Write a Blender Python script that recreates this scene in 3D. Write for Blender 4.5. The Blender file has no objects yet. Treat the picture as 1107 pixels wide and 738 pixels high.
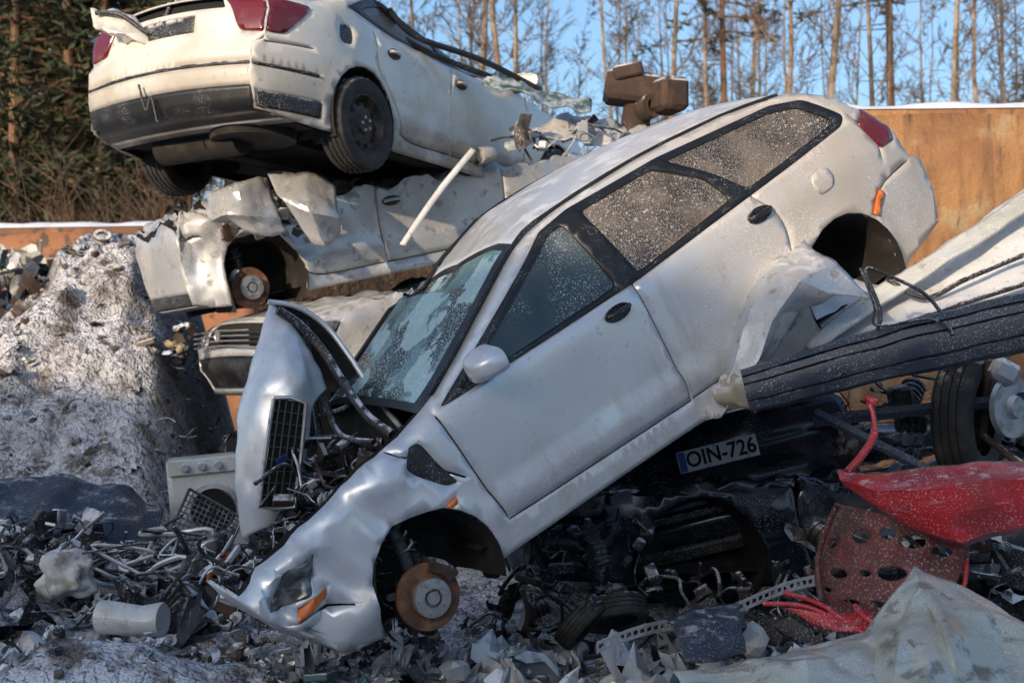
import bpy, bmesh, math, random
import numpy as np
from mathutils import Vector, Matrix, noise as mn
from mathutils.geometry import delaunay_2d_cdt
random.seed(7); RNG=np.random.RandomState(7)
sc=bpy.context.scene
rad=math.radians
# ------------------------------------------------------------ materials
def M(name,col,rough=.5,metal=0.,layers=(),bump=None,coat=0.,spec=None):
    m=bpy.data.materials.new(name);m.use_nodes=True;nt=m.node_tree;N=nt.nodes;Lk=nt.links
    b=N['Principled BSDF'];tc=N.new('ShaderNodeTexCoord');geo=N.new('ShaderNodeNewGeometry')
    sep=N.new('ShaderNodeSeparateXYZ');Lk.new(geo.outputs['Normal'],sep.inputs[0])
    sepo=N.new('ShaderNodeSeparateXYZ');Lk.new(tc.outputs['Object'],sepo.inputs[0])
    def noi(s,det=3,off=0,rgh=.55):
        mp=N.new('ShaderNodeMapping');mp.inputs['Location'].default_value=(off,off*1.7,off*.6);Lk.new(tc.outputs['Object'],mp.inputs[0])
        if isinstance(s,tuple): mp.inputs['Scale'].default_value=(s[0],s[1],s[2]);s=1.
        n=N.new('ShaderNodeTexNoise');n.inputs['Scale'].default_value=s;n.inputs['Detail'].default_value=det;n.inputs['Roughness'].default_value=rgh
        Lk.new(mp.outputs[0],n.inputs['Vector']);return n.outputs['Fac']
    def mr(sock,a,c,d=0.,e=1.):
        r=N.new('ShaderNodeMapRange');r.interpolation_type='SMOOTHSTEP' if a<c else 'LINEAR'
        Lk.new(sock,r.inputs[0]);r.inputs[1].default_value=a;r.inputs[2].default_value=c;r.inputs[3].default_value=d;r.inputs[4].default_value=e;return r.outputs[0]
    def mul(a,c):
        q=N.new('ShaderNodeMath');q.operation='MULTIPLY';
        for i,s in enumerate((a,c)):
            if isinstance(s,(int,float)): q.inputs[i].default_value=s
            else: Lk.new(s,q.inputs[i])
        return q.outputs[0]
    rgb=N.new('ShaderNodeRGB');rgb.outputs[0].default_value=(*col,1);C=rgb.outputs[0]
    v=N.new('ShaderNodeValue');v.outputs[0].default_value=rough;R=v.outputs[0]
    v=N.new('ShaderNodeValue');v.outputs[0].default_value=metal;Me=v.outputs[0]
    for i,l in enumerate(layers):
        t=l['t'];k=l.get('k',1.);o=i*3.3+1
        if t=='noise': f=mr(noi(l['s'],l.get('d',3),o),l['lo'],l['hi'])
        elif t=='up': f=mul(mr(sep.outputs[2],l.get('a',.1),l.get('b',.8)),mr(noi(l.get('s',6),4,o,.7),l['lo'],l['hi']))
        elif t=='speck': f=mul(mr(noi(l['s'],1,o),l['lo'],l['hi']),mr(noi(l.get('ms',2.),2,o+5),l.get('mlo',.3),l.get('mhi',.6)))
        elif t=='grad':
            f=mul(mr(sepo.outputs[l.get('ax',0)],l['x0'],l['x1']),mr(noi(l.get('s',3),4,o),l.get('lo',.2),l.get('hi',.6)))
        f=mul(f,k)
        mx=N.new('ShaderNodeMix');mx.data_type='RGBA';Lk.new(f,mx.inputs[0]);Lk.new(C,mx.inputs[6]);mx.inputs[7].default_value=(*l['c'],1);C=mx.outputs[2]
        mx=N.new('ShaderNodeMix');Lk.new(f,mx.inputs[0]);Lk.new(R,mx.inputs[2]);mx.inputs[3].default_value=l.get('r',.8);R=mx.outputs[0]
        if metal>0:
            mx=N.new('ShaderNodeMix');Lk.new(f,mx.inputs[0]);Lk.new(Me,mx.inputs[2]);mx.inputs[3].default_value=l.get('m',0.);Me=mx.outputs[0]
    Lk.new(C,b.inputs['Base Color']);Lk.new(R,b.inputs['Roughness']);Lk.new(Me,b.inputs['Metallic'])
    b.inputs['Coat Weight'].default_value=coat;b.inputs['Coat Roughness'].default_value=.1
    if spec is not None: b.inputs['Specular IOR Level'].default_value=spec
    if bump:
        prev=None
        for j,(s,st,dist) in enumerate(bump):
            bp=N.new('ShaderNodeBump');bp.inputs['Strength'].default_value=st;bp.inputs['Distance'].default_value=dist
            Lk.new(noi(s,2,j*7+2),bp.inputs['Height'])
            if prev: Lk.new(prev,bp.inputs['Normal'])
            prev=bp.outputs[0]
        Lk.new(prev,b.inputs['Normal'])
    return m
FR=(.80,.82,.86)
def frost(k=.8,lo=.42,hi=.60,s=9,a=.1,b=.75): return dict(t='up',a=a,b=b,s=s,lo=lo,hi=hi,c=FR,r=.85,k=k)
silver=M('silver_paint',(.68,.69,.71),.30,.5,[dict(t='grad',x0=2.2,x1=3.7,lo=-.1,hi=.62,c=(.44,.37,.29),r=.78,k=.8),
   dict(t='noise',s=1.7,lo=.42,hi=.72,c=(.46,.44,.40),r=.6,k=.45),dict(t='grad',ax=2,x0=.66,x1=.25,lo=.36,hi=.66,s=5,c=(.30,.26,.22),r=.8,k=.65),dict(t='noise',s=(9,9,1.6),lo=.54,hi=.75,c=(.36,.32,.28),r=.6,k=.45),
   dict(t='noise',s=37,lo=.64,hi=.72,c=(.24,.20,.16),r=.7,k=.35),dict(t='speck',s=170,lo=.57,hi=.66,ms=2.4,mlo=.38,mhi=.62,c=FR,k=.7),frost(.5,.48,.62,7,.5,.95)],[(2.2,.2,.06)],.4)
silver2=M('silver_paint_weathered',(.52,.53,.54),.30,.5,[dict(t='noise',s=2.2,lo=.4,hi=.7,c=(.36,.33,.29),r=.7,k=.6),dict(t='noise',s=11,lo=.56,hi=.68,c=(.14,.11,.08),r=.8,k=.6),
   dict(t='speck',s=110,lo=.58,hi=.66,ms=3,c=FR,k=.5),frost(.5,.5,.64,9,.45,.95)],[(5,.2,.04)],.4)
cream=M('cream_white_paint',(.68,.65,.59),.28,0,[dict(t='noise',s=2.,lo=.42,hi=.72,c=(.44,.38,.29),r=.6,k=.55),dict(t='noise',s=27,lo=.62,hi=.72,c=(.2,.15,.1),r=.8,k=.4),
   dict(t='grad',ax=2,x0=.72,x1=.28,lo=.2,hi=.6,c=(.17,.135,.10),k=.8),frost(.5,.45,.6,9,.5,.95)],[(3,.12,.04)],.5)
white=M('white_paint_frosted',(.60,.61,.62),.35,0,[dict(t='noise',s=3.,lo=.42,hi=.68,c=(.38,.37,.34),r=.8,k=.7),dict(t='noise',s=26,lo=.60,hi=.68,c=(.14,.12,.09),r=.8,k=.4),
   dict(t='speck',s=140,lo=.54,hi=.64,ms=3,c=FR,k=.6),frost(.5,.5,.62,9,.5,.95)],[(6,.12,.03)],.3)
panelw=M('torn_panel_paint',(.54,.55,.53),.32,0,[dict(t='noise',s=2.5,d=5,lo=.42,hi=.65,c=(.36,.35,.30),r=.7,k=.8),dict(t='noise',s=34,lo=.62,hi=.70,c=(.13,.11,.08),r=.8,k=.45),dict(t='noise',s=7,d=6,lo=.56,hi=.70,c=(.20,.17,.13),k=.55),
   dict(t='speck',s=150,lo=.55,hi=.65,ms=4,c=FR,k=.55),frost(.35,.52,.64,20,.55,.98)],[(5,.12,.02)],.35)
panelg=M('crumpled_pale_green_paint',(.50,.52,.46),.22,.15,[dict(t='noise',s=2.2,d=5,lo=.42,hi=.62,c=(.34,.33,.25),r=.5,k=.8),dict(t='noise',s=(3,8,22),d=4,lo=.56,hi=.68,c=(.14,.11,.07),r=.8,k=.75),dict(t='noise',s=9,d=6,lo=.57,hi=.66,c=(.10,.08,.055),r=.9,k=.7),
   dict(t='speck',s=170,lo=.58,hi=.66,ms=4,c=FR,k=.5)],[(7,.1,.015)],.5)
darkblue=M('dark_blue_paint',(.010,.014,.025),.18,.3,[dict(t='noise',s=3,lo=.45,hi=.7,c=(.045,.042,.04),r=.6,k=.5),dict(t='speck',s=150,lo=.62,hi=.68,ms=4,mlo=.45,mhi=.6,c=FR,k=.3),frost(.4,.52,.66,10,.6,.98)],[(5,.12,.04)],.6)
black=M('black_plastic',(.014,.014,.015),.45,0,[dict(t='noise',s=6,lo=.45,hi=.75,c=(.06,.05,.042),r=.8,k=.6),dict(t='speck',s=120,lo=.60,hi=.68,ms=5,c=FR,k=.4),frost(.8,.42,.58,14,.4,.9)],None)
blackclean=M('black_rubber_trim',(.012,.012,.013),.4,0,[dict(t='speck',s=180,lo=.62,hi=.68,ms=6,mlo=.45,mhi=.65,c=FR,k=.4)])
liner=M('wheelhouse_black',(.012,.011,.010),.85,0,[dict(t='noise',s=7,lo=.45,hi=.75,c=(.045,.036,.028),k=.8)])
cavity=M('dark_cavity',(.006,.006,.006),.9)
greyplastic=M('grey_blue_bumper_plastic',(.022,.030,.048),.40,0,[dict(t='noise',s=5,lo=.45,hi=.7,c=(.07,.07,.075),r=.8,k=.5),dict(t='speck',s=140,lo=.58,hi=.68,ms=4,c=FR,k=.3),frost(.5,.5,.64,16,.8,1.0)],[(20,.15,.01)])
glassd=M('dusty_car_glass',(.036,.028,.022),.10,0,[dict(t='noise',s=4,lo=.33,hi=.66,c=(.15,.115,.085),r=.6,k=.8),dict(t='speck',s=210,lo=.52,hi=.63,ms=2.5,mlo=.25,mhi=.58,c=(.44,.42,.39),k=.55),dict(t='speck',s=90,lo=.63,hi=.68,ms=2.5,mlo=.35,mhi=.65,c=(.66,.65,.63),k=.7)],None,spec=.6)
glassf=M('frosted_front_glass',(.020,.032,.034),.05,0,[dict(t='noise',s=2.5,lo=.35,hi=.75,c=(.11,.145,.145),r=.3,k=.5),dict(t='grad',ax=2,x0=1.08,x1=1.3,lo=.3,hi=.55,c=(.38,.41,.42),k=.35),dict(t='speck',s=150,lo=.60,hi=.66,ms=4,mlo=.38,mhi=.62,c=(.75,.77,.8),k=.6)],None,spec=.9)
glassw=M('shattered_windscreen',(.022,.040,.045),.08,0,[dict(t='noise',s=2.4,lo=.44,hi=.56,c=(.13,.24,.26),r=.4,k=.85),dict(t='noise',s=4.3,d=4,lo=.53,hi=.565,c=(.36,.52,.56),r=.8,k=.75),dict(t='speck',s=110,lo=.56,hi=.62,ms=4,c=(.6,.7,.73),k=.55)],[(40,.5,.01)])
rust=M('rusty_steel',(.13,.06,.035),.8,.2,[dict(t='noise',s=9,lo=.4,hi=.65,c=(.24,.12,.06),k=.8),dict(t='noise',s=25,lo=.5,hi=.7,c=(.05,.03,.02),k=.7)],[(30,.4,.01)])
rustwall=M('rusty_orange_steel',(.34,.175,.07),.75,.0,[dict(t='noise',s=1.3,d=8,lo=.38,hi=.66,c=(.19,.085,.04),k=.85),dict(t='noise',s=(9,9,.8),d=6,lo=.46,hi=.72,c=(.13,.065,.035),k=.75),dict(t='noise',s=2.2,d=9,lo=.57,hi=.66,c=(.36,.29,.18),k=.55),dict(t='noise',s=(16,16,2.5),d=6,lo=.56,hi=.72,c=(.06,.035,.025),k=.7),dict(t='noise',s=60,lo=.56,hi=.7,c=(.10,.06,.04),k=.5)],[(3,.5,.08),(30,.5,.02)])
rustdull=M('rusty_brown_steel',(.30,.13,.06),.75,.0,[dict(t='noise',s=1.5,d=6,lo=.42,hi=.60,c=(.15,.075,.045),k=.9),dict(t='noise',s=7,d=5,lo=.52,hi=.62,c=(.06,.045,.035),k=.8)],[(4,.3,.05)])
rustdark=M('dark_rusty_iron',(.045,.028,.022),.8,.1,[dict(t='noise',s=8,lo=.45,hi=.65,c=(.08,.042,.028),k=.8),frost(.6)],[(14,.5,.02)])
red=M('red_paint',(.46,.016,.020),.36,0,[dict(t='noise',s=5,lo=.42,hi=.68,c=(.20,.02,.02),r=.6,k=.7),dict(t='speck',s=140,lo=.6,hi=.67,ms=5,c=FR,k=.4),dict(t='noise',s=(4,40,40),lo=.63,hi=.66,c=(.5,.25,.22),k=.4),frost(.4,.54,.66,18,.6,.98)],[(8,.12,.02)],.25)
redliner=M('red_brown_liner',(.15,.034,.028),.6,0,[dict(t='noise',s=7,lo=.40,hi=.62,c=(.07,.04,.034),k=.8),dict(t='speck',s=110,lo=.6,hi=.66,ms=5,c=FR,k=.3)],[(25,.3,.01)])
redlamp=M('red_lamp_lens',(.13,.010,.012),.10,0,[dict(t='noise',s=8,lo=.5,hi=.8,c=(.2,.08,.06),r=.6,k=.5)],None,.5)
amber=M('amber_lens',(.75,.17,.02),.15,0,[dict(t='noise',s=60,lo=.5,hi=.7,c=(.5,.08,.01),k=.6)],None,.5)
steel=M('bare_steel',(.42,.42,.42),.35,.8,[dict(t='noise',s=20,lo=.45,hi=.65,c=(.15,.12,.10),r=.7,k=.6)])
alu=M('dirty_aluminium',(.42,.42,.42),.45,.5,[dict(t='noise',s=8,lo=.42,hi=.68,c=(.09,.08,.07),r=.8,k=.7),frost(.85,.36,.52)],None)
tyre=M('tyre_rubber',(.018,.018,.018),.75,0,[dict(t='noise',s=9,lo=.4,hi=.7,c=(.07,.06,.05),k=.6),frost(.5,.5,.62,16,.4,.95)],[(60,.3,.01)])
platem=M('plate_white',(.66,.66,.64),.45,0,[dict(t='noise',s=18,lo=.5,hi=.75,c=(.3,.27,.22),k=.5)])
euband=M('plate_blue',(.02,.06,.32),.4)
lensclear=M('headlamp_lens',(.22,.23,.23),.08,.5,[dict(t='noise',s=14,lo=.4,hi=.55,c=(.03,.03,.03),r=.2,k=.9)],None,.6)
snowground=M('snowy_dirt_ground',(.10,.074,.054),.9,0,[dict(t='noise',s=5,lo=.4,hi=.7,c=(.045,.032,.025),k=.8),
  dict(t='noise',s=.9,d=6,lo=.38,hi=.58,c=(.32,.29,.27),r=.8,k=.65),dict(t='up',a=.2,b=.8,s=3.2,lo=.35,hi=.52,c=(.72,.73,.78),r=.8,k=.88),dict(t='noise',s=22,d=4,lo=.54,hi=.64,c=(.12,.09,.07),k=.65)],[(3,.5,.15),(14,.9,.10),(50,.8,.04)])
# ------------------------------------------------------------ mesh helpers
def empty(name,mat=None,parent=None):
    o=bpy.data.objects.new(name,None);sc.collection.objects.link(o)
    if mat is not None:o.matrix_world=mat
    if parent:o.parent=parent
    return o
def mesh(name,V,Fc,mats,parent=None,mi=None,smooth=True,solid=0.,ang=None):
    me=bpy.data.meshes.new(name);me.from_pydata([tuple(v) for v in V],[],[tuple(f) for f in Fc])
    if not isinstance(mats,(list,tuple)):mats=[mats]
    for m in mats: me.materials.append(m)
    if mi is not None: me.polygons.foreach_set('material_index',mi)
    if smooth: me.polygons.foreach_set('use_smooth',[True]*len(me.polygons))
    me.update()
    o=bpy.data.objects.new(name,me);sc.collection.objects.link(o)
    if parent:o.parent=parent
    if smooth and ang: me.set_sharp_from_angle(angle=rad(ang))
    if solid:
        s=o.modifiers.new('sheet','SOLIDIFY');s.thickness=solid;s.offset=-1
    return o
class MB:
    def __init__(s): s.V=[];s.F=[];s.I=[]
    def add(s,V,F,mi=0):
        b=len(s.V);s.V+=[tuple(v) for v in V];s.F+=[tuple(i+b for i in f) for f in F];s.I+=[mi]*len(F)
    def build(s,name,mats,parent=None,smooth=True,ang=40): return mesh(name,s.V,s.F,mats,parent,s.I,smooth,0,ang)
def tubeg(pts,r,n=8,cap=True):
    P=[Vector(p) for p in pts];V=[];F=[];k=len(P)
    rs=r if isinstance(r,(list,tuple)) else [r]*k
    up=Vector((0,0,1))
    for i,p in enumerate(P):
        t=(P[min(i+1,k-1)]-P[max(i-1,0)]).normalized()
        if abs(t.dot(up))>.95: up=Vector((1,0,0)) if abs(t.x)<.9 else Vector((0,1,0))
        a=t.cross(up).normalized();b=a.cross(t).normalized();up=b if k>2 else up
        for j in range(n):
            q=2*math.pi*j/n;V.append(p+a*(math.cos(q)*rs[i])+b*(math.sin(q)*rs[i]))
    for i in range(k-1):
        for j in range(n): F.append((i*n+j,i*n+(j+1)%n,(i+1)*n+(j+1)%n,(i+1)*n+j))
    if cap: F.append(tuple(range(n)));F.append(tuple(reversed(range((k-1)*n,k*n))))
    return V,F
def smoothpath(P,m=6):
    P=[Vector(p) for p in P];out=[]
    for i in range(len(P)-1):
        p0=P[max(i-1,0)];p1=P[i];p2=P[i+1];p3=P[min(i+2,len(P)-1)]
        for j in range(m):
            t=j/m;out.append(.5*((2*p1)+(-p0+p2)*t+(2*p0-5*p1+4*p2-p3)*t*t+(-p0+3*p1-3*p2+p3)*t**3))
    out.append(P[-1]);return out
def boxg(c,s,R=None,bev=.12):
    R=R or Matrix.Identity(3);c=Vector(c);V=[];bx=min(s)*bev
    hx,hy,hz=[q/2 for q in s]
    for sx in(-1,1):
        for sy in(-1,1):
            for sz in(-1,1):
                V+= [c+R@Vector((sx*(hx-bx),sy*(hy-bx),sz*hz)),c+R@Vector((sx*(hx-bx),sy*hy,sz*(hz-bx))),c+R@Vector((sx*hx,sy*(hy-bx),sz*(hz-bx)))]
    def id(sx,sy,sz,k): return ((sx>0)*4+(sy>0)*2+(sz>0))*3+k
    F=[]
    for s_ in(-1,1):
        F.append([id(-1,-1,s_,0),id(1,-1,s_,0),id(1,1,s_,0),id(-1,1,s_,0)])
        F.append([id(-1,s_,-1,1),id(1,s_,-1,1),id(1,s_,1,1),id(-1,s_,1,1)])
        F.append([id(s_,-1,-1,2),id(s_,1,-1,2),id(s_,1,1,2),id(s_,-1,1,2)])
    for a in(-1,1):
        for b in(-1,1):
            F.append([id(-1,a,b,0),id(1,a,b,0),id(1,a,b,1),id(-1,a,b,1)])
            F.append([id(a,-1,b,0),id(a,1,b,0),id(a,1,b,2),id(a,-1,b,2)])
            F.append([id(a,b,-1,1),id(a,b,1,1),id(a,b,1,2),id(a,b,-1,2)])
            for d in(-1,1): F.append([id(a,b,d,0),id(a,b,d,1),id(a,b,d,2)])
    return V,F
def latheg(prof,n=28,c=(0,0,0),R=None):
    R=R or Matrix.Identity(3);c=Vector(c);V=[];F=[];k=len(prof)
    for j in range(n):
        a=2*math.pi*j/n
        for r,y in prof: V.append(c+R@Vector((r*math.cos(a),y,r*math.sin(a))))
    for j in range(n):
        for i in range(k-1): F.append((j*k+i,((j+1)%n)*k+i,((j+1)%n)*k+i+1,j*k+i+1))
    return V,F
def crum(p,s,a,seed=0):
    q=Vector((p[0],p[1],p[2]))*s+Vector((seed*3.1,seed*1.7,seed*5.3))
    return a*(abs(mn.noise(q))*2.4-.5)+a*.45*(abs(mn.noise(q*2.7))*2.2-.4)
def cat(A,n,axis):
    A=np.moveaxis(A,axis,0);k=len(A);out=[]
    for t in np.linspace(0,k-1,n):
        i=min(int(t),k-2);f=t-i
        p0=A[max(i-1,0)];p1=A[i];p2=A[i+1];p3=A[min(i+2,k-1)]
        out.append(.5*((2*p1)+(-p0+p2)*f+(2*p0-5*p1+4*p2-p3)*f*f+(-p0+3*p1-3*p2+p3)*f**3))
    return np.moveaxis(np.array(out),0,axis)
def lin(A,n,axis):
    A=np.moveaxis(A,axis,0);k=len(A);o=[]
    for t in np.linspace(0,k-1,n):
        i=min(int(t),k-2);f=t-i;o.append(A[i]*(1-f)+A[i+1]*f)
    return np.moveaxis(np.array(o),0,axis)
def loft(name,rows,mat,parent=None,nu=24,nv=30,cs=3.,ca=.02,seed=0,solid=.006,ang=None,jag=0,linear=False,wob=None):
    A=np.array([[tuple(p) for p in r] for r in rows],float);ip=lin if linear else cat
    A=ip(A,nu,0);A=ip(A,nv,1)
    V=[];wob=ca*.5 if wob is None else wob
    for i in range(nu):
        for j in range(nv):
            p=Vector(A[i,j]);a=Vector(A[min(i+1,nu-1),j]-A[max(i-1,0),j]);b=Vector(A[i,min(j+1,nv-1)]-A[i,max(j-1,0)])
            n=a.cross(b)
            if n.length>1e-9:n.normalize()
            V.append(p+n*crum(p,cs,ca,seed)+Vector((mn.noise(p*5),0,mn.noise(p*5+Vector((9,9,9)))))*wob)
    F=[(i*nv+j,(i+1)*nv+j,(i+1)*nv+j+1,i*nv+j+1) for i in range(nu-1) for j in range(nv-1)]
    if jag:
        rr=random.Random(seed)
        F=[f for k,f in enumerate(F) if not ((k//(nv-1) in (0,nu-2) or k%(nv-1) in (0,nv-2)) and rr.random()<jag)]
    return mesh(name,V,F,mat,parent,solid=solid,ang=ang)
def pt(u,v,d):   # image pixel column and row, with a chosen depth (m), to a world point
    return Vector(((u-553.5)/1537.5*d,d,1.6-(v-430)/1537.5*d))
# ------------------------------------------------------------ 2D patches
def inpoly(P,poly):
    x=P[:,0];y=P[:,1];poly=np.asarray(poly,float);n=len(poly);c=np.zeros(len(P),bool);j=n-1
    for i in range(n):
        xi,yi=poly[i];xj,yj=poly[j]
        if yi!=yj: c^=((yi>y)!=(yj>y))&(x<(xj-xi)*(y-yi)/(yj-yi)+xi)
        j=i
    return c
def resamp(poly,sp):
    out=[];n=len(poly)
    for i in range(n):
        a=np.array(poly[i],float);b=np.array(poly[(i+1)%n],float);k=max(1,int(np.linalg.norm(b-a)/sp))
        for j in range(k): out.append(a+(b-a)*j/k)
    return np.array(out)
def rounded(poly,r=.03,m=3):
    out=[];n=len(poly)
    for i in range(n):
        p=np.array(poly[i],float);a=np.array(poly[i-1],float);b=np.array(poly[(i+1)%n],float)
        la=np.linalg.norm(a-p);lb=np.linalg.norm(b-p);q=min(r,la*.45,lb*.45)
        A=p+(a-p)/la*q;B=p+(b-p)/lb*q
        for j in range(m+1):
            t=j/m;out.append(tuple((1-t)**2*A+2*t*(1-t)*p+t*t*B))
    return out
def smooth2(line):
    return [(p.x,p.y) for p in smoothpath([(a,b,0) for a,b in line],3)]
def seam(line,w=.009):
    P=[np.array(p,float) for p in smooth2(line)];L=[];Rr=[]
    for i in range(len(P)):
        t=P[min(i+1,len(P)-1)]-P[max(i-1,0)];t/=np.linalg.norm(t);n=np.array([-t[1],t[0]])*w/2
        L.append(P[i]+n);Rr.append(P[i]-n)
    return L+Rr[::-1]
def patch(outer,holes,sp):
    outer=resamp(outer,sp);hs=[resamp(h,sp) for h in holes]
    pts=[*outer];edges=[]
    def ring(k0,n): return [(k0+i,k0+(i+1)%n) for i in range(n)]
    edges+=ring(0,len(outer))
    for h in hs:
        k=len(pts);pts+=[*h];edges+=ring(k,len(h))
    mn_=outer.min(0);mx_=outer.max(0)
    gx,gy=np.meshgrid(np.arange(mn_[0]+sp/2,mx_[0],sp),np.arange(mn_[1]+sp/2,mx_[1],sp));gx=gx+(np.arange(gx.shape[0])%2)[:,None]*sp*.5
    G=np.stack([gx.ravel(),gy.ravel()],1);keep=inpoly(G,outer)
    for h in hs: keep&=~inpoly(G,h)
    G=G[keep];al=np.array(pts)
    if len(G):
        d=np.min(((G[:,None,:]-al[None,:,:])**2).sum(2),axis=1);G=G[d>(sp*.35)**2]
    allp=[Vector((float(a),float(b))) for a,b in list(pts)+list(G)]
    v,e,f,*_=delaunay_2d_cdt(allp,edges,[],0,1e-6)
    v=np.array([tuple(q) for q in v]);f=[t for t in f]
    cen=np.array([v[list(t)].mean(0) for t in f]);ok=inpoly(cen,outer)
    for h in hs: ok&=~inpoly(cen,h)
    f=[t for t,o in zip(f,ok) if o]
    return v,f
# ------------------------------------------------------------ wheels
rimm=M('steel_rim_black',(.035,.028,.022),.5,.5,[dict(t='noise',s=14,lo=.45,hi=.65,c=(.10,.07,.05),k=.7)])
def tyregeo(mb,c,r,w,ti,R=None,n=40):
    pr=[(r*.62,-w*.42),(r*.75,-w*.5),(r*.93,-w*.48),(r*.99,-w*.38)]
    for k in range(4):
        y=-w*.36+k*w*.2;pr+=[(r,y),(r,y+w*.13),(r*.965,y+w*.14),(r*.965,y+w*.19)]
    pr+=[(r*.99,w*.40),(r*.93,w*.48),(r*.75,w*.5),(r*.62,w*.42)]
    V,F=latheg(pr,n,c,R)
    k=len(pr);V2=[]
    for i,v in enumerate(V):
        j=i//k;m=i%k
        if 3<=m<k-3 and j%2==0: v=Vector(c)+(v-Vector(c))*.975
        V2.append(v)
    mb.add(V2,F,ti)
def wheel(name,c,r,w,side,parent,rim=True,tyre_on=True):
    mb=MB()
    if tyre_on: tyregeo(mb,c,r,w,0,None,64)
    s=side
    if rim:
        pr=[(r*.64,-w*.4),(r*.64,s*w*.42),(r*.60,s*w*.44),(r*.57,s*w*.36),(r*.5,s*w*.20),(r*.38,s*w*.26),(r*.22,s*w*.3),(r*.2,s*w*.36),(r*.08,s*w*.38),(.001,s*w*.38)]
        V,F=latheg(pr,40,c);mb.add(V,F,1)
        for k in range(10):
            a=k*math.pi*2/10;V,F=latheg([(.001,s*.004),(r*.05,s*.004),(r*.06,0)],8,(c[0]+r*.44*math.cos(a),c[1]+s*w*.25,c[2]+r*.44*math.sin(a)));mb.add(V,F,2)
        for k in range(5):
            a=k*math.pi*2/5;V,F=latheg([(.001,s*.02),(r*.035,s*.02),(r*.035,0)],6,(c[0]+r*.14*math.cos(a),c[1]+s*w*.36,c[2]+r*.14*math.sin(a)));mb.add(V,F,3)
    return mb.build(name,[tyre,rimm,cavity,steel],parent)
def hub(name,c,side,parent,r=.145):
    mb=MB();s=side
    V,F=latheg([(.03,-.02*s),(r,-.02*s),(r,.005*s),(r*.97,.01*s),(r*.62,.01*s),(r*.60,.035*s)],36,c);mb.add(V,F,0)
    V,F=latheg([(r*.60,.035*s),(r*.57,.05*s),(r*.28,.052*s),(r*.26,.03*s),(r*.2,.03*s),(r*.19,.055*s),(.001,.055*s)],36,c);mb.add(V,F,1)
    for k in range(5):
        a=k*2*math.pi/5+.3;V,F=latheg([(.009,.03*s),(.009,.066*s),(.001,.066*s)],8,(c[0]+r*.42*math.cos(a),c[1],c[2]+r*.42*math.sin(a)));mb.add(V,F,2)
    # caliper: curved saddle hugging the disc rim
    V=[];F=[];n=9
    for i in range(n):
        q=.15+.95*i/(n-1)
        for (rr_,yy) in ((r*.72,.035),(r*1.02,.045),(r*1.14,.02),(r*1.14,-.04),(r*.8,-.05)):
            V.append(Vector((c[0]+rr_*math.cos(q),c[1]+yy*s,c[2]+rr_*math.sin(q))))
    for i in range(n-1):
        for j in range(5): F.append((i*5+j,i*5+(j+1)%5,(i+1)*5+(j+1)%5,(i+1)*5+j))
    F.append((0,1,2,3,4));F.append(tuple((n-1)*5+j for j in range(5)));mb.add(V,F,3)
    V,F=tubeg([(c[0],c[1]-.06*s,c[2]+.02),(c[0]+.03,c[1]-.12*s,c[2]+.32)],.035,12);mb.add(V,F,4)
    V,F=tubeg([(c[0],c[1]-.03*s,c[2]),(c[0]+.02,c[1]-.5*s,c[2]-.02)],.03,10);mb.add(V,F,3)
    V,F=tubeg(smoothpath([(c[0]-.02,c[1]-.03*s,c[2]-.06),(c[0]-.1,c[1]-.1*s,c[2]-.12),(c[0]+.1,c[1]-.45*s,c[2]-.1)]),.022,8);mb.add(V,F,3)
    pts=[(c[0]+.03+.055*math.cos(q*.7),c[1]-.12*s+.055*math.sin(q*.7),c[2]+.16+q*.006) for q in range(46)]
    V,F=tubeg(pts,.008,6);mb.add(V,F,4)
    return mb.build(name,[rust,steel,steel,rustdark,black],parent)
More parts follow.
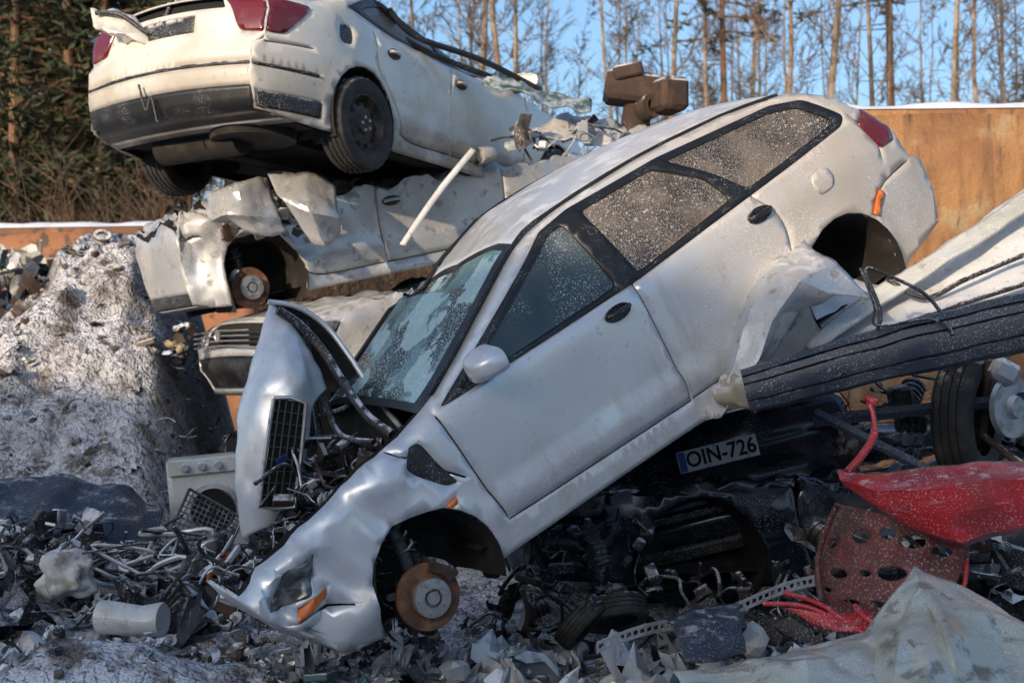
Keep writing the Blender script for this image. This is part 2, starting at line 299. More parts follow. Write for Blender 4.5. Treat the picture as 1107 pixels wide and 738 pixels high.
# ------------------------------------------------------------ car builder
def car(name,ang,t,S):
    a,b,c=[rad(q) for q in ang]
    Rm=Matrix.Rotation(a,4,'Z')@Matrix.Rotation(b,4,'Y')@Matrix.Rotation(c,4,'X')
    P=empty(name,Matrix.Translation(t)@Rm)
    W=S['W'];zb=S['zb'];H=S['H'];L=S['L'];fr=S['front'];rr=S['rear'];top=np.array(S['top'],float)
    xs=np.arange(top[0,0],top[-1,0]+.001,.045);z0=np.interp(xs,top[:,0],top[:,1])
    ker=np.ones(5)/5;zp=np.convolve(np.pad(z0,2,mode='edge'),ker,'valid');zp[0]=z0[0];zp[-1]=z0[-1]
    T=lambda x: float(np.interp(x,xs,zp))
    arches=S['arch'];df=S.get('deform',lambda p:p);zs=S.get('sill',.2)
    xf,af,xr,ar=S.get('plan',(1.1,.16,3.4,.14));mo=S.get('mould',(.36,.46));crown=S.get('crown',.05)
    def yf(x,z):
        p=1.
        if x<xf: p-=af*((xf-x)/xf)**2.2
        if x>xr: p-=ar*((x-xr)/(L-xr))**2.2
        if z<zb:
            q=(zb-.08-z)/(zb-.08);v=1-.075*max(q,0)**2-(.0 if z<zb-.08 else .025*((z-zb+.08)/.08)**2)
        else:
            u=(z-zb)/(H-zb);v=.975-.15*u-.10*u*u
        y=W*p*v
        d=T(x)-z;r=.09
        if d<r: y-=r*.85*(1-math.sqrt(max(0,1-(1-max(d,0)/r)**2)))
        if arches[0][0]+.34<x<arches[1][0]-.34 and mo[0]-.02<z<mo[1]+.02:
            y+=.016*min(1,(z-mo[0]+.02)/.03,(mo[1]+.02-z)/.02)
        for (cx,cz,cr) in arches:
            q=math.hypot(x-cx,z-cz)-cr
            if -.01<q<.07: y+=.014*(1-max(q,0)/.07)
        return y
    poly=[(x,z) for x,z in fr]+[(x,z) for x,z in zip(xs[1:-1],zp[1:-1])]+[(x,z) for x,z in rr]
    def arc(cx,cz,cr):
        a0=math.asin(max(-1,min(1,(zs-cz)/cr)));return [(cx+cr*math.cos(q),cz+cr*math.sin(q)) for q in np.linspace(a0,math.pi-a0,15)]
    poly+=arc(*arches[1]);poly+=arc(*arches[0])
    seams=[seam(l) for l in S.get('seams',[])]
    inl=S.get('inlays',[]);sp=S.get('sp',.055)
    g=S.get('green');wins=S.get('wins',[])
    mats={'paint':S['paint'],'glass':S.get('glass',glassd)}
    def side(s,xmin=-9):
        def mp(v,off): return [df(Vector((x,s*(yf(x,z)+off),z))) for x,z in v]
        def put(nm,outer,holes,off,mat,solid,spc=sp):
            v,f=patch(outer,holes,spc)
            if s>0: f=[tuple(reversed(q)) for q in f]
            return mesh(nm,mp(v,off),f,mat,P,solid=solid,ang=50)
        holes=list(seams)+([g] if g else [])+[i[0] for i in inl]
        po=poly
        if xmin>-9: po=[(max(x,xmin),z) for x,z in poly]
        nm='left_' if s<0 else 'right_'
        put(nm+'body_side',po,holes,0,mats['paint'],.02)
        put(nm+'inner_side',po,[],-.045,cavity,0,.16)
        if g:
            put(nm+'window_frame',g,wins,.002,blackclean,.012)
            for k,w in enumerate(wins):
                put(nm+'window_%d'%k,w,[],-.008,S.get('wm',[mats['glass']]*9)[k],0)
        for k,(pl,mt,off) in enumerate(inl): put(nm+'fitting_%d'%k,pl,[],off,mt,.012,.03)
        for k,(cx,cz,cr) in enumerate(arches):
            V=[];n=18
            for i in range(n+1):
                q=-.5+ (math.pi+1.)*i/n
                for w in (0,.12,.3,.42): V.append(df(Vector((cx+(cr-.004)*math.cos(q)*(1-w*.25),s*(yf(cx,cz+cr)-.015-w),cz+(cr-.004)*math.sin(q)*(1-w*.2)))))
            F=[(i*4+j,(i+1)*4+j,(i+1)*4+j+1,i*4+j+1) for i in range(n) for j in range(3)]
            F.append(tuple(i*4+3 for i in range(n+1)))
            mesh(nm+'wheelhouse_%d'%k,V,F,liner,P)
    side(-1);side(1,S.get('rightmin',-9))
    def bulge(x,tt): 
        b0=S.get('bf',.12)*max(0,1-(x-xs[0])/.35);b1=S.get('br',.08)*max(0,1-(xs[-1]-x)/.3)
        return (-b0+b1)*(1-tt*tt)
    nt=17
    for (x0,x1,nm,kind) in S['skins']:
        X=[x for x in xs if x0-1e-6<=x<=x1+1e-6];V=[];mi=[];F=[]
        for x in X:
            ye=yf(x,T(x))
            for j in range(nt):
                tt=-1+2*j/(nt-1);V.append(df(Vector((x+bulge(x,tt),ye*tt,T(x)+crown*(1-tt*tt)))))
        n=len(X)
        for i in range(n-1):
            for j in range(nt-1):
                F.append((i*nt+j,(i+1)*nt+j,(i+1)*nt+j+1,i*nt+j+1))
                edge=(i<1 or i>n-3 or j==0 or j==nt-2)
                mi.append({'paint':0,'glass':(2 if edge else 1),'wind':(2 if edge else 3)}[kind])
        mesh(nm,V,F,[mats['paint'],mats['glass'],blackclean,glassw],P,mi,solid=.012 if kind=='paint' else 0,ang=50)
    def cap(which):
        prof=np.array(fr if which=='f' else rr[::-1],float);sg=-1 if which=='f' else 1
        o=np.argsort(prof[:,1]);zz=prof[o,1];xx=prof[o,0];bl=S.get('bf',.12) if which=='f' else S.get('br',.08)
        def mp(v,off):
            out=[]
            for yy,z in v:
                tt=yy/W;x=float(np.interp(z,zz,xx));ye=yf(x,z)
                out.append(df(Vector((x+sg*(bl*(1-tt*tt)+off),ye*tt,z+crown*(1-tt*tt)*(z-zz[0])/(zz[-1]-zz[0])))))
            return out
        items=S.get('cap_'+which,[])
        ou=[(-W,zz[0]),(W,zz[0]),(W,zz[-1]),(-W,zz[-1])]
        if 'fcap' in S and which=='f': ou=S['fcap']
        def put(nm,outer,holes,off,mat,solid,spc=.06):
            v,f=patch(outer,holes,spc)
            if which=='f': f=[tuple(reversed(q)) for q in f]
            mesh(nm,mp(v,off),f,mat,P,solid=solid,ang=50)
        it=[([(q[0]*W,q[1]) for q in pl],m,off) for pl,m,off in items]
        nm='front' if which=='f' else 'rear'
        put(nm+'_end',ou,[i[0] for i in it],0,S['paint'],.015)
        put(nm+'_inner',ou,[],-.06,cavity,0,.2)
        for k,(pl,m,off) in enumerate(it): put(nm+'_fitting_%d'%k,pl,[],off,m,.02,.04)
    if S.get('docapf',True): cap('f')
    cap('r')
    V=[];F=[];nx=30
    for i in range(nx+1):
        x=xs[0]+S.get('floor0',.15)+(xs[-1]-xs[0]-.15-S.get('floor0',.15))*i/nx
        for j in range(9):
            tt=-1+j/4;V.append(df(Vector((x,tt*W*.86,zs+.05+.03*math.sin(j*2.3)+.02*mn.noise(Vector((x*3,j,0)))))))
    F=[(i*9+j,i*9+j+1,(i+1)*9+j+1,(i+1)*9+j) for i in range(nx) for j in range(8)]
    mesh('floor_pan',V,F,liner,P)
    for (wx,wy,wz,kind) in S.get('wheels',[]):
        s=1 if wy>0 else -1
        if kind=='w': wheel('wheel',(wx,wy,wz),.315,.2,s,P)
        elif kind=='h': hub('brake_hub',(wx,wy,wz),s,P)
    for (mx,my,mz) in S.get('mirror',[]):
        s=1 if my>0 else -1;n=22;V=[];F=[];sec=[(-.085,.25),(-.08,.55),(-.06,.82),(-.02,.97),(.03,1.),(.05,.97),(.052,.88),(.035,.85)]
        for (xx,sc_) in sec:
            for j in range(n):
                q=2*math.pi*j/n;cy=math.copysign(abs(math.cos(q))**.5,math.cos(q));cz=math.copysign(abs(math.sin(q))**.5,math.sin(q))
                V.append(Vector((mx+xx,my+s*.100*cy*sc_,mz+.064*cz*sc_*(1-.25*cy))))
        for i in range(len(sec)-1):
            for j in range(n): F.append((i*n+j,i*n+(j+1)%n,(i+1)*n+(j+1)%n,(i+1)*n+j))
        F.append(tuple(range(n)));F.append(tuple((len(sec)-1)*n+j for j in range(n)))
        mesh('door_mirror',V,F,S['paint'],P,ang=50)
        V,F=boxg((mx+.02,my-s*.11,mz-.045),(.09,.16,.05),None,.3);mesh('mirror_arm',V,F,black,P)
    for (hx,hz) in S.get('handles',[]):
        for s in (-1,1):
            y=yf(hx,hz)
            V,F=latheg([(.001,0),(.052,0),(.058,.004),(.06,-.01)],24);V=[Vector((hx+v.x*1.25,s*(y+.006)+v.y*s*1.0,hz+v.z*.62)) for v in V]
            mesh('handle_recess',[df(v) for v in V],F,black,P)
            V,F=tubeg(smoothpath([(hx-.065,s*(y+.012),hz+.004),(hx-.03,s*(y+.03),hz+.006),(hx+.03,s*(y+.03),hz+.006),(hx+.065,s*(y+.012),hz+.004)]),.012,8);mesh('door_handle',[df(v) for v in V],F,S.get('handlemat',S['paint']),P)
    for pl in S.get('rails',[]):
        for s in (-1,1):
            V,F=tubeg([df(Vector((x,s*(yf(x,min(z,T(x)))-.0),z))) for x,z in smooth2(pl)],.011,6);mesh('roof_gutter',V,F,blackclean,P)
    return P,yf,T
# --- main estate car ---------------------------------------------------
def df1(p):
    p=p.copy()
    if p.y>0 and p.x<3.0:
        k=min(1,(3.0-p.x)/1.2);p.y*=1-.42*k
    if p.x<1.25:
        w=min(1,(1.25-p.x)/.5);p.y-=crum(p,3.6,.05,1)*w;p.z+=crum(p,2.9,.035,2)*w
    if p.x<.30: p.x=.30+(p.x-.30)*.55
    if p.z>1.25 and p.x<2.5 and p.y>-.45: p.z-=.10*min(1,(2.5-p.x)/.5)*min(1,(p.y+.45)/.5)
    p.y+=.008*mn.noise(p*2.2)
    q=Vector((p.x-1.95,0,p.z-.62)).length
    if p.y<0 and q<.35: p.y+=.012*(1-q/.35)**2
    return p
green1=rounded([(1.275,.915),(2.16,1.325),(2.35,1.352),(2.9,1.355),(3.62,1.305),(3.80,1.255),(3.955,1.09),(3.90,1.052),(3.20,1.0),(2.42,.94)],.03)
w1=rounded([(1.40,.935),(2.18,1.30),(2.27,1.31),(2.31,.965)],.025)
w2=rounded([(2.385,1.318),(2.83,1.325),(3.03,1.17),(3.085,1.03),(2.44,.965)],.03)
w3=rounded([(2.92,1.325),(3.58,1.278),(3.74,1.235),(3.885,1.085),(3.2,1.03),(3.10,1.16)],.035)
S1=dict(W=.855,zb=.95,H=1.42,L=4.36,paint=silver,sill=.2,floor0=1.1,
 front=[(.46,.22),(.34,.38),(.16,.54),(.08,.66)],
 top=[(.08,.66),(.5,.775),(.95,.875),(1.22,.925),(1.36,.985),(2.02,1.315),(2.3,1.37),(2.85,1.39),(3.3,1.375),(3.7,1.335),(3.95,1.25),(4.10,1.10),(4.18,.98)],
 rear=[(4.18,.98),(4.22,.80),(4.25,.73),(4.33,.69),(4.35,.50),(4.30,.34),(4.0,.28)],
 arch=[(.93,.28,.31),(3.56,.36,.335)],green=green1,wins=[w1,w2,w3],wm=[glassf,glassd,glassd],glass=glassd,
 seams=[[(1.24,.90),(1.27,.7),(1.30,.5),(1.335,.34)],[(1.335,.335),(1.8,.325),(2.41,.32)],[(2.415,.32),(2.40,.6),(2.38,.94)],[(2.425,.325),(3.0,.33),(3.12,.36)],[(3.12,.36),(3.2,.5),(3.27,.71),(3.27,.85),(3.19,1.0)],
   [(3.98,1.08),(4.05,.95),(4.04,.80)],[(3.88,.64),(4.0,.70),(4.22,.72)],[(.98,.875),(1.1,.74),(1.24,.60)],[(.56,.42),(.42,.46),(.28,.47)]],
 inlays=[(rounded([(4.00,1.02),(4.13,1.07),(4.185,.93),(4.17,.86),(4.05,.86)],.02),redlamp,.006),(rounded([(3.82,.60),(3.93,.685),(3.955,.66),(3.85,.575)],.01),amber,.012),
   (rounded([(.20,.56),(.38,.675),(.52,.67),(.42,.54)],.02),lensclear,-.004),(rounded([(.32,.48),(.35,.525),(.50,.53),(.47,.48)],.01),amber,.010),
   (rounded([(1.01,.77),(1.08,.85),(1.12,.83),(1.15,.72),(1.20,.60),(1.14,.62),(1.05,.70)],.02),black,-.006),(rounded([(1.10,.55),(1.155,.56),(1.15,.535),(1.10,.53)],.008),amber,.006)],
 skins=[(1.18,2.07,'windscreen','wind'),(2.02,3.95,'roof','paint'),(3.92,4.2,'tailgate','glass')],
 docapf=True,fcap=[(-.855,.22),(-.50,.22),(-.58,.40),(-.52,.66),(-.855,.66)],bf=.05,rightmin=1.25,deform=df1,
 wheels=[(.86,-.80,.24,'h')],mirror=[(1.50,-.97,1.0)],handles=[(2.24,.865),(3.17,.905)],handlemat=blackclean,
 rails=[[(1.30,.965),(2.0,1.31),(2.3,1.37),(2.85,1.39),(3.4,1.365),(3.75,1.32)]],sp=.045)
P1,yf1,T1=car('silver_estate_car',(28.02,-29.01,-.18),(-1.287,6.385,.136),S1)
v,f=patch(rounded([(3.53,.82),(3.53,.93),(3.67,.94),(3.67,.83)],.05),[],.03);mesh('fuel_flap',[(x,-yf1(x,z)-.004,z) for x,z in v],f,silver,P1,solid=.006)
# --- white saloon on top ------------------------------------------------
def df2(p):
    p=p.copy()
    if p.z>.93:
        s=max(.12,min(1,(p.x-1.5)/1.9));p.z=.93+(p.z-.93)*s+ (1-s)*crum(p,3,.05,4)
    if p.x<1.4: p.z+=crum(p,2.5,.04,6)*min(1,(1.4-p.x));
    p.y+=.012*mn.noise(p*1.8)
    return p
g2=rounded([(1.45,.97),(2.1,1.33),(2.7,1.37),(3.2,1.32),(3.72,1.08),(3.3,1.0)],.03)
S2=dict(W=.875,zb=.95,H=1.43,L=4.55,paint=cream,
 front=[(.12,.22),(.0,.4),(.02,.62),(.1,.70)],
 top=[(.1,.70),(.6,.86),(1.15,.95),(1.4,1.02),(2.0,1.36),(2.6,1.43),(3.1,1.40),(3.6,1.22),(3.95,1.06),(4.3,1.03),(4.42,.98)],
 rear=[(4.42,.98),(4.46,.80),(4.46,.70),(4.53,.66),(4.55,.46),(4.50,.26),(4.2,.22)],
 arch=[(.9,.32,.34),(3.6,.34,.35)],green=g2,wins=[rounded([(1.6,1.0),(2.1,1.29),(2.45,1.33),(2.5,1.01)],.02),rounded([(2.58,1.33),(3.1,1.30),(3.55,1.1),(3.3,1.03),(2.6,1.01)],.02)],
 seams=[[(1.42,.93),(1.42,.6),(1.5,.3)],[(1.5,.3),(2.0,.29),(2.5,.29)],[(2.5,.29),(2.53,.6),(2.5,.97)],[(2.52,.29),(3.0,.29),(3.15,.33)],[(3.15,.33),(3.22,.5),(3.42,.72),(3.45,.95)],[(4.10,.70),(4.3,.69),(4.46,.68)]],
 inlays=[(rounded([(4.10,.97),(4.40,.98),(4.455,.74),(4.33,.75)],.03),redlamp,.008),(rounded([(3.73,.80),(3.73,.93),(3.87,.93),(3.87,.80)],.05),black,-.01),(rounded([(4.05,.525),(4.05,.545),(4.52,.545),(4.53,.525)],.008),black,.006),(rounded([(4.02,.27),(4.02,.37),(4.50,.37),(4.49,.27)],.01),black,.004)],
 cap_r=[(rounded([(-1,.74),(-.78,.75),(-.62,.97),(-1,.97)],.03),redlamp,.01),(rounded([(.998,.74),(.78,.75),(.62,.97),(.998,.97)],.03),redlamp,.01),
   (rounded([(-.60,.90),(.60,.90),(.60,.975),(-.60,.975)],.01),cavity,-.05),(rounded([(-.3,.76),(.3,.76),(.3,.87),(-.3,.87)],.01),black,-.01),(rounded([(-.995,.525),(.995,.525),(.995,.545),(-.995,.545)],.008),black,.006),(rounded([(-.997,.235),(.997,.235),(.997,.40),(-.997,.40)],.01),blackclean,.004)],
 skins=[(.1,1.2,'bonnet','paint'),(1.2,2.05,'windscreen','wind'),(2.02,3.15,'roof','paint'),(3.12,3.92,'rear_window','glass'),(3.9,4.45,'boot_lid','paint')],
 deform=df2,wheels=[(3.6,.80,.31,'w'),(3.6,-.80,.31,'w'),(.9,.8,.31,'w')],mirror=[(1.55,.98,1.02)],handles=[(2.4,.83),(3.25,.86)],bf=.14,br=.12)
S2t=dict(S2);S2t.update(plan=(1.1,.16,3.7,.20),br=.08)
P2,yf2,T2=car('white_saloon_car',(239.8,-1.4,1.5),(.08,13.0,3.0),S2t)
mb=MB()
V,F=tubeg([(4.1,-.45,.2),(4.1,.25,.2)],.11,16);mb.add(V,F,0)
V,F=latheg([(.001,-.02),(.28,-.02),(.3,.05),(.3,.12)],24,(4.05,.3,.2),Matrix.Rotation(rad(90),3,'X'));mb.add(V,F,1)
V,F=tubeg([(3.6,-.75,.3),(3.6,-.3,.24),(3.6,.3,.24),(3.6,.75,.3)],.045,10);mb.add(V,F,1)
V,F=tubeg(smoothpath([(4.05,.0,.14),(3.5,.1,.12),(2.5,.1,.12),(1.5,0,.12)]),.03,8);mb.add(V,F,0)
mb.build('exhaust_and_axle',[liner,liner],P2)
def pixel_local(P,lst):  # image pixels with chosen depths, as points in the parent's local frame
    inv=P.matrix_world.inverted(); return [inv@pt(*q) for q in lst]
loft('torn_boot_frame',[pixel_local(P2,[(98,10,9.3),(125,12,9.3),(160,30,9.3),(186,0,9.3),(190,-25,9.3)]),pixel_local(P2,[(102,30,9.2),(130,36,9.15),(165,48,9.2),(192,20,9.2),(200,-20,9.3)]),pixel_local(P2,[(130,38,9.3),(150,46,9.3),(168,54,9.3),(190,42,9.3),(190,20,9.3)])],cream,P2,14,24,6,.03,3,linear=True,ang=35)
V,F=tubeg(smoothpath(pixel_local(P2,[(104,14,9.25),(130,16,9.2),(164,36,9.2),(184,8,9.2),(188,-20,9.25)])),.018,6);mesh('boot_seal',V,F,black,P2)
V,F=tubeg(smoothpath(pixel_local(P2,[(150,92,9.05),(158,120,9.0),(163,104,9.0),(170,132,9.0)])),.008,6);mesh('dangling_wire',V,F,black,P2)
# --- crushed silver saloon underneath -----------------------------------
def df3(p):
    p=p.copy()
    if p.y<0 and p.x>2.8: p.y*=1-.8*min(1,(p.x-2.8)/.6)
    if p.x>3.7: p.x=3.7+(p.x-3.7)*.35
    if p.z>.80: p.z=.80+(p.z-.80)*.16+crum(p,3.5,.05,8)
    w=min(1,max(0,(p.x-2.9)/.5))*min(1,max(0,(p.z-.35)/.3));p.z+=w*crum(p,2.2,.10,9);p.y+=w*crum(p,1.9,.07,10)-.05*w
    p.y+=crum(p,1.3,.03,11)
    return p
S3=dict(S2);S3.update(paint=silver2,deform=df3,glass=glassd,
 inlays=[],cap_r=[(rounded([(-.95,.74),(.95,.74),(.95,.96),(-.95,.96)],.01),cavity,-.04),(rounded([(-.99,.25),(.99,.25),(.97,.34),(-.97,.34)],.01),black,.004)],
 wheels=[(3.55,.74,.30,'h')],mirror=[(1.6,.98,.93)],handles=[(2.4,.72)],arch=[(.9,.32,.36),(3.5,.32,.35)])
P3,_,_=car('crushed_silver_saloon',(211,13.0,0),(.80,12.45,2.88),S3)
loft('folded_quarter_panel',[pixel_local(P3,[(288,188,9.7),(330,186,9.7),(362,198,9.8)]),pixel_local(P3,[(302,214,9.5),(334,226,9.42),(368,234,9.6)]),pixel_local(P3,[(336,262,9.6),(352,266,9.6),(368,256,9.8)])],silver2,P3,14,20,4,.02,5,linear=True,ang=30)
loft('torn_rear_wing',[pixel_local(P3,[(222,205,9.5),(262,196,9.5),(290,190,9.7)]),pixel_local(P3,[(226,232,9.4),(262,232,9.3),(300,232,9.5)]),pixel_local(P3,[(250,242,9.6),(276,252,9.45),(312,252,9.6)])],silver2,P3,12,18,5,.03,15,linear=True,ang=30)
loft('bent_chrome_strip',[pixel_local(P3,[(509,160,10.0),(470,208,9.9),(432,264,9.8)]),pixel_local(P3,[(515,163,10.0),(476,211,9.9),(438,266,9.8)])],white,P3,3,20,6,.004,6)
mb=MB()
for k in range(46):
    q=pt(random.uniform(235,330),random.uniform(200,255),random.uniform(9.7,10.0));q=P3.matrix_world.inverted()@q
    V,F=boxg(q,(random.uniform(.03,.16),random.uniform(.03,.1),random.uniform(.02,.12)),Matrix.Rotation(random.uniform(0,3),3,Vector((1,random.random(),random.random()))));mb.add(V,F,random.choice([0,0,1,2]))
mb.build('exposed_boot_parts',[black,alu,rustdark],P3)
# --- stack below ---------------------------------------------------------
def mkcr(seed,top,amp=.05,zc=.75):
    def d(p):
        p=p.copy()
        if p.z>zc: p.z=zc+(p.z-zc)*top+crum(p,3.5,amp,seed)
        p.y+=crum(p,1.9,amp*.7,seed+1);p.x+=crum(p,2.5,amp*.6,seed+2)
        return p
    return d
capf=[(rounded([(-.95,.56),(-.62,.55),(-.60,.69),(-.9,.70)],.03),lensclear,.01),(rounded([(.95,.56),(.62,.55),(.60,.69),(.9,.70)],.03),lensclear,.01),(rounded([(-.56,.53),(.56,.53),(.56,.68),(-.56,.68)],.02),cavity,-.02),(rounded([(-.92,.26),(.92,.26),(.95,.47),(-.95,.47)],.02),blackclean,-.01)]
S4=dict(S2);S4.update(paint=silver2,deform=mkcr(21,.45,.03,.85),cap_f=capf,inlays=[(rounded([(.02,.56),(.06,.69),(.35,.70),(.30,.58)],.02),lensclear,.008)],wheels=[(.9,-.78,.3,'w')],mirror=[],handles=[(2.4,.75)],seams=S2['seams'])
P4,_,_=car('crushed_silver_hatchback',(36,-3,0),(-1.88,10.0,1.40),S4)
mb=MB();V,F=latheg([(.001,0),(.04,0),(.045,.006),(.04,-.004)],20,(-.17,0,.64),Matrix.Rotation(rad(90),3,'Z'));mb.add(V,F,0)
for k in range(4): V,F=tubeg([(-.15,-.45,.56+k*.035),(-.17,0,.57+k*.035),(-.15,.45,.56+k*.035)],.006,6);mb.add(V,F,0)
mb.build('grille_bars_and_badge',[steel],P4)
S4b=dict(S4);S4b.update(paint=darkblue,deform=mkcr(31,.3,.06),mirror=[])
car('crushed_dark_hatchback',(30,-2,3),(-1.85,10.1,.60),S4b)
S4c=dict(S4b);S4c.update(wheels=[],deform=mkcr(61,.5,.06,.9))
car('crushed_black_van',(12,0,0),(-2.3,12.4,1.45),S4c)  # added car body, a dark backing for the gap in the stack
S5=dict(S2);S5.update(paint=darkblue,deform=mkcr(41,.3,.0,.99),wheels=[],mirror=[],handles=[],crown=.02,inlays=[],
 cap_r=[(rounded([(-.9,.48),(.9,.48),(.92,.52),(-.92,.52)],.01),black,.015),(rounded([(-.99,.25),(.99,.25),(.97,.34),(-.97,.34)],.01),black,.004)])
P5,yf5,_=car('dark_car_with_number_plate',(-93,0,14),(1.56,12.42,.52),S5)
pl=empty('number_plate',None,P5)
mb=MB();V,F=boxg((0,0,0),(.012,.442,.118),None,.2);mb.add(V,F,0);V,F=boxg((.0065,-.197,0),(.004,.038,.108),None,.1);mb.add(V,F,1)
mb.build('plate_blank',[platem,euband],pl,False)
fc=bpy.data.curves.new('plate_text','FONT');fc.body='OIN-726';fc.size=.118;fc.extrude=.001;fc.align_x='CENTER';fc.align_y='CENTER';fc.space_character=1.02;fc.offset=.0022
fo=bpy.data.objects.new('plate_characters',fc);sc.collection.objects.link(fo);fo.parent=pl;fc.materials.append(cavity)
fo.matrix_local=Matrix.Translation((.0085,.018,0))@Matrix.Rotation(rad(90),4,'Z')@Matrix.Rotation(rad(90),4,'X')@Matrix.Diagonal((.88,1,1,1))
pl.location=(4.69,0.,.80);pl.rotation_euler=(0,rad(-3),0)
S6=dict(S2);S6.update(paint=darkblue,deform=mkcr(51,.2,.04,.68),cap_f=capf,inlays=[(rounded([(.04,.55),(.08,.69),(.42,.72),(.36,.57)],.02),lensclear,.01)],wheels=[(3.6,-.78,.3,'w')],mirror=[],handles=[(2.0,.60),(3.2,.6)])
car('crushed_dark_saloon',(6,0,-4),(.02,8.25,.36),S6)
S7=dict(S6);S7.update(deform=mkcr(71,.6,.06,.9),wheels=[(.9,-.78,.3,'w')])
car('crushed_black_saloon',(4,4,0),(2.15,9.9,.75),S7)
# ------------------------------------------------------------ main car bonnet / front debris
inv1=P1.matrix_world.inverted()
def L1(lst): return [inv1@pt(*q) for q in lst]
bon=empty('buckled_bonnet',None,P1)
gp=[[(292,326,6.75),(318,350,6.75),(338,388,6.72),(352,420,6.7)],[(272,392,6.60),(300,385,6.52),(326,402,6.5),(340,440,6.55)],[(258,452,6.55),(280,440,6.46),(312,440,6.43),(334,470,6.5)],[(255,520,6.52),(276,520,6.44),(306,522,6.42),(326,520,6.5)],[(262,585,6.55),(280,572,6.5),(300,562,6.5),(318,545,6.55)]]
loft('bonnet_nose_panel',[L1(r) for r in gp],silver,bon,34,26,4,.014,3)
loft('bonnet_skin',[L1([(292,326,6.75),(300,400,7.0),(310,480,7.1)]),L1([(345,345,6.9),(350,420,7.1),(345,500,7.2)]),L1([(395,405,6.8),(385,450,7.0),(372,510,7.1)]),L1([(436,462,6.3),(420,485,6.6),(400,520,6.8)])],liner,bon,24,18,4,.02,4)
V,F=tubeg(smoothpath(L1([(290,326,6.74),(322,332,6.8),(352,352,6.85),(378,385,6.8),(404,425,6.7),(434,463,6.3)])),[.013]*31,8);mesh('bonnet_edge',V,F,silver,bon)
for k,pp in enumerate([[(300,335,6.7),(325,352,6.75),(350,380,6.75),(372,415,6.6),(398,450,6.4),(425,470,6.2)],[(322,375,6.7),(350,430,6.7),(368,470,6.6),(405,478,6.3)],[(330,345,6.8),(338,420,6.8),(350,500,6.7)],[(345,450,6.7),(375,440,6.7),(395,420,6.75)]]):
    V,F=tubeg(smoothpath(L1(pp)),[.022,.016,.018,.014][k],8);mesh('bonnet_brace_%d'%k,V,F,black,bon)
mb=MB()
A,B=[pt(*q) for q in [(296,430,6.38),(331,436,6.40)]];C,D=[pt(*q) for q in [(280,548,6.36),(318,548,6.38)]]
def gpnt(s,t,off=0): 
    n=Vector((-.2,-1,.0)).normalized();return inv1@((A*(1-s)+B*s)*(1-t)+(C*(1-s)+D*s)*t+n*off)
fr_=[gpnt(s,t,.0) for s,t in [(0,0),(.5,-.03),(1,0),(1.03,.5),(1,1),(.5,1.02),(0,1),(-.03,.5),(0,0)]]
V,F=tubeg(fr_,.010,8);mb.add(V,F,0)
V=[gpnt(0,0,-.02),gpnt(1,0,-.02),gpnt(1,1,-.02),gpnt(0,1,-.02)];mb.add(V,[(0,1,2,3)],1)
for k in range(1,5):
    V,F=tubeg([gpnt(k/5,.01),gpnt(k/5,.99)],.005,6);mb.add(V,F,2)
for k in range(1,9):
    V,F=tubeg([gpnt(.01,k/9,-.006),gpnt(.99,k/9,-.006)],.004,6);mb.add(V,F,2)
V,F=boxg(gpnt(.5,.55,.008),(.06,.02,.03),Matrix.Rotation(.3,3,'Z'));mb.add(V,F,3)
mb.build('radiator_grille',[steel,cavity,blackclean,M('badge_blue',(.02,.03,.12),.3)],bon)
def clutter(mb,fn,n,sz,mi,seed=0,pipes=.4):
    r=random.Random(seed)
    for k in range(n):
        q=fn(r);s=r.uniform(*sz)
        ax=Vector((r.uniform(-1,1),r.uniform(-1,1),r.uniform(-1,1))).normalized();R=Matrix.Rotation(r.uniform(0,6.3),3,ax);z=r.random()
        if z<pipes:
            p=[q+R@Vector((i*s*.7,s*.5*math.sin(i*1.3+r.random()*2),s*.5*math.cos(i*r.uniform(.8,1.6)))) for i in range(-2,3)]
            V,F=tubeg(smoothpath(p,4),s*r.uniform(.04,.11),7)
        elif z<pipes+.25: V,F=boxg(q,(s*r.uniform(.5,1.4),s*r.uniform(.4,1),s*r.uniform(.2,.8)),R,.15)
        elif z<pipes+.38:
            pr=[];rr_=s*r.uniform(.3,.55)
            for i in range(8): pr+=[(rr_*(1 if i%2 else .85),(-.5+i/8)*s),(rr_*(1 if i%2 else .85),(-.5+(i+.8)/8)*s)]
            V,F=latheg([(.001,-.5*s)]+pr+[(.001,.5*s)],14,q,R)
        else:
            m=5;V=[q+R@Vector(((i/(m-1)-.5)*s*2,(j/(m-1)-.5)*s*1.1,s*.6*mn.noise(Vector((i*.6,j*.6,k*1.3))))) for i in range(m) for j in range(m)]
            F=[(i*m+j,(i+1)*m+j,(i+1)*m+j+1,i*m+j+1) for i in range(m-1) for j in range(m-1)]
        mb.add(V,F,r.choice(mi))
mb=MB()
clutter(mb,lambda r:inv1@pt(r.uniform(300,425),r.uniform(480,600),r.uniform(6.2,6.9)),110,(.04,.12),[0,0,0,1,2],5,.45)
clutter(mb,lambda r:inv1@pt(r.uniform(225,330),r.uniform(590,668),r.uniform(6.0,6.8)),130,(.03,.09),[0,0,1,1,2],6,.55)
clutter(mb,lambda r:inv1@pt(r.uniform(390,470),r.uniform(590,700),r.uniform(6.15,6.5)),40,(.04,.10),[0,0,0,2],8,.5)
mb.build('engine_bay_parts',[black,alu,rustdark],P1)
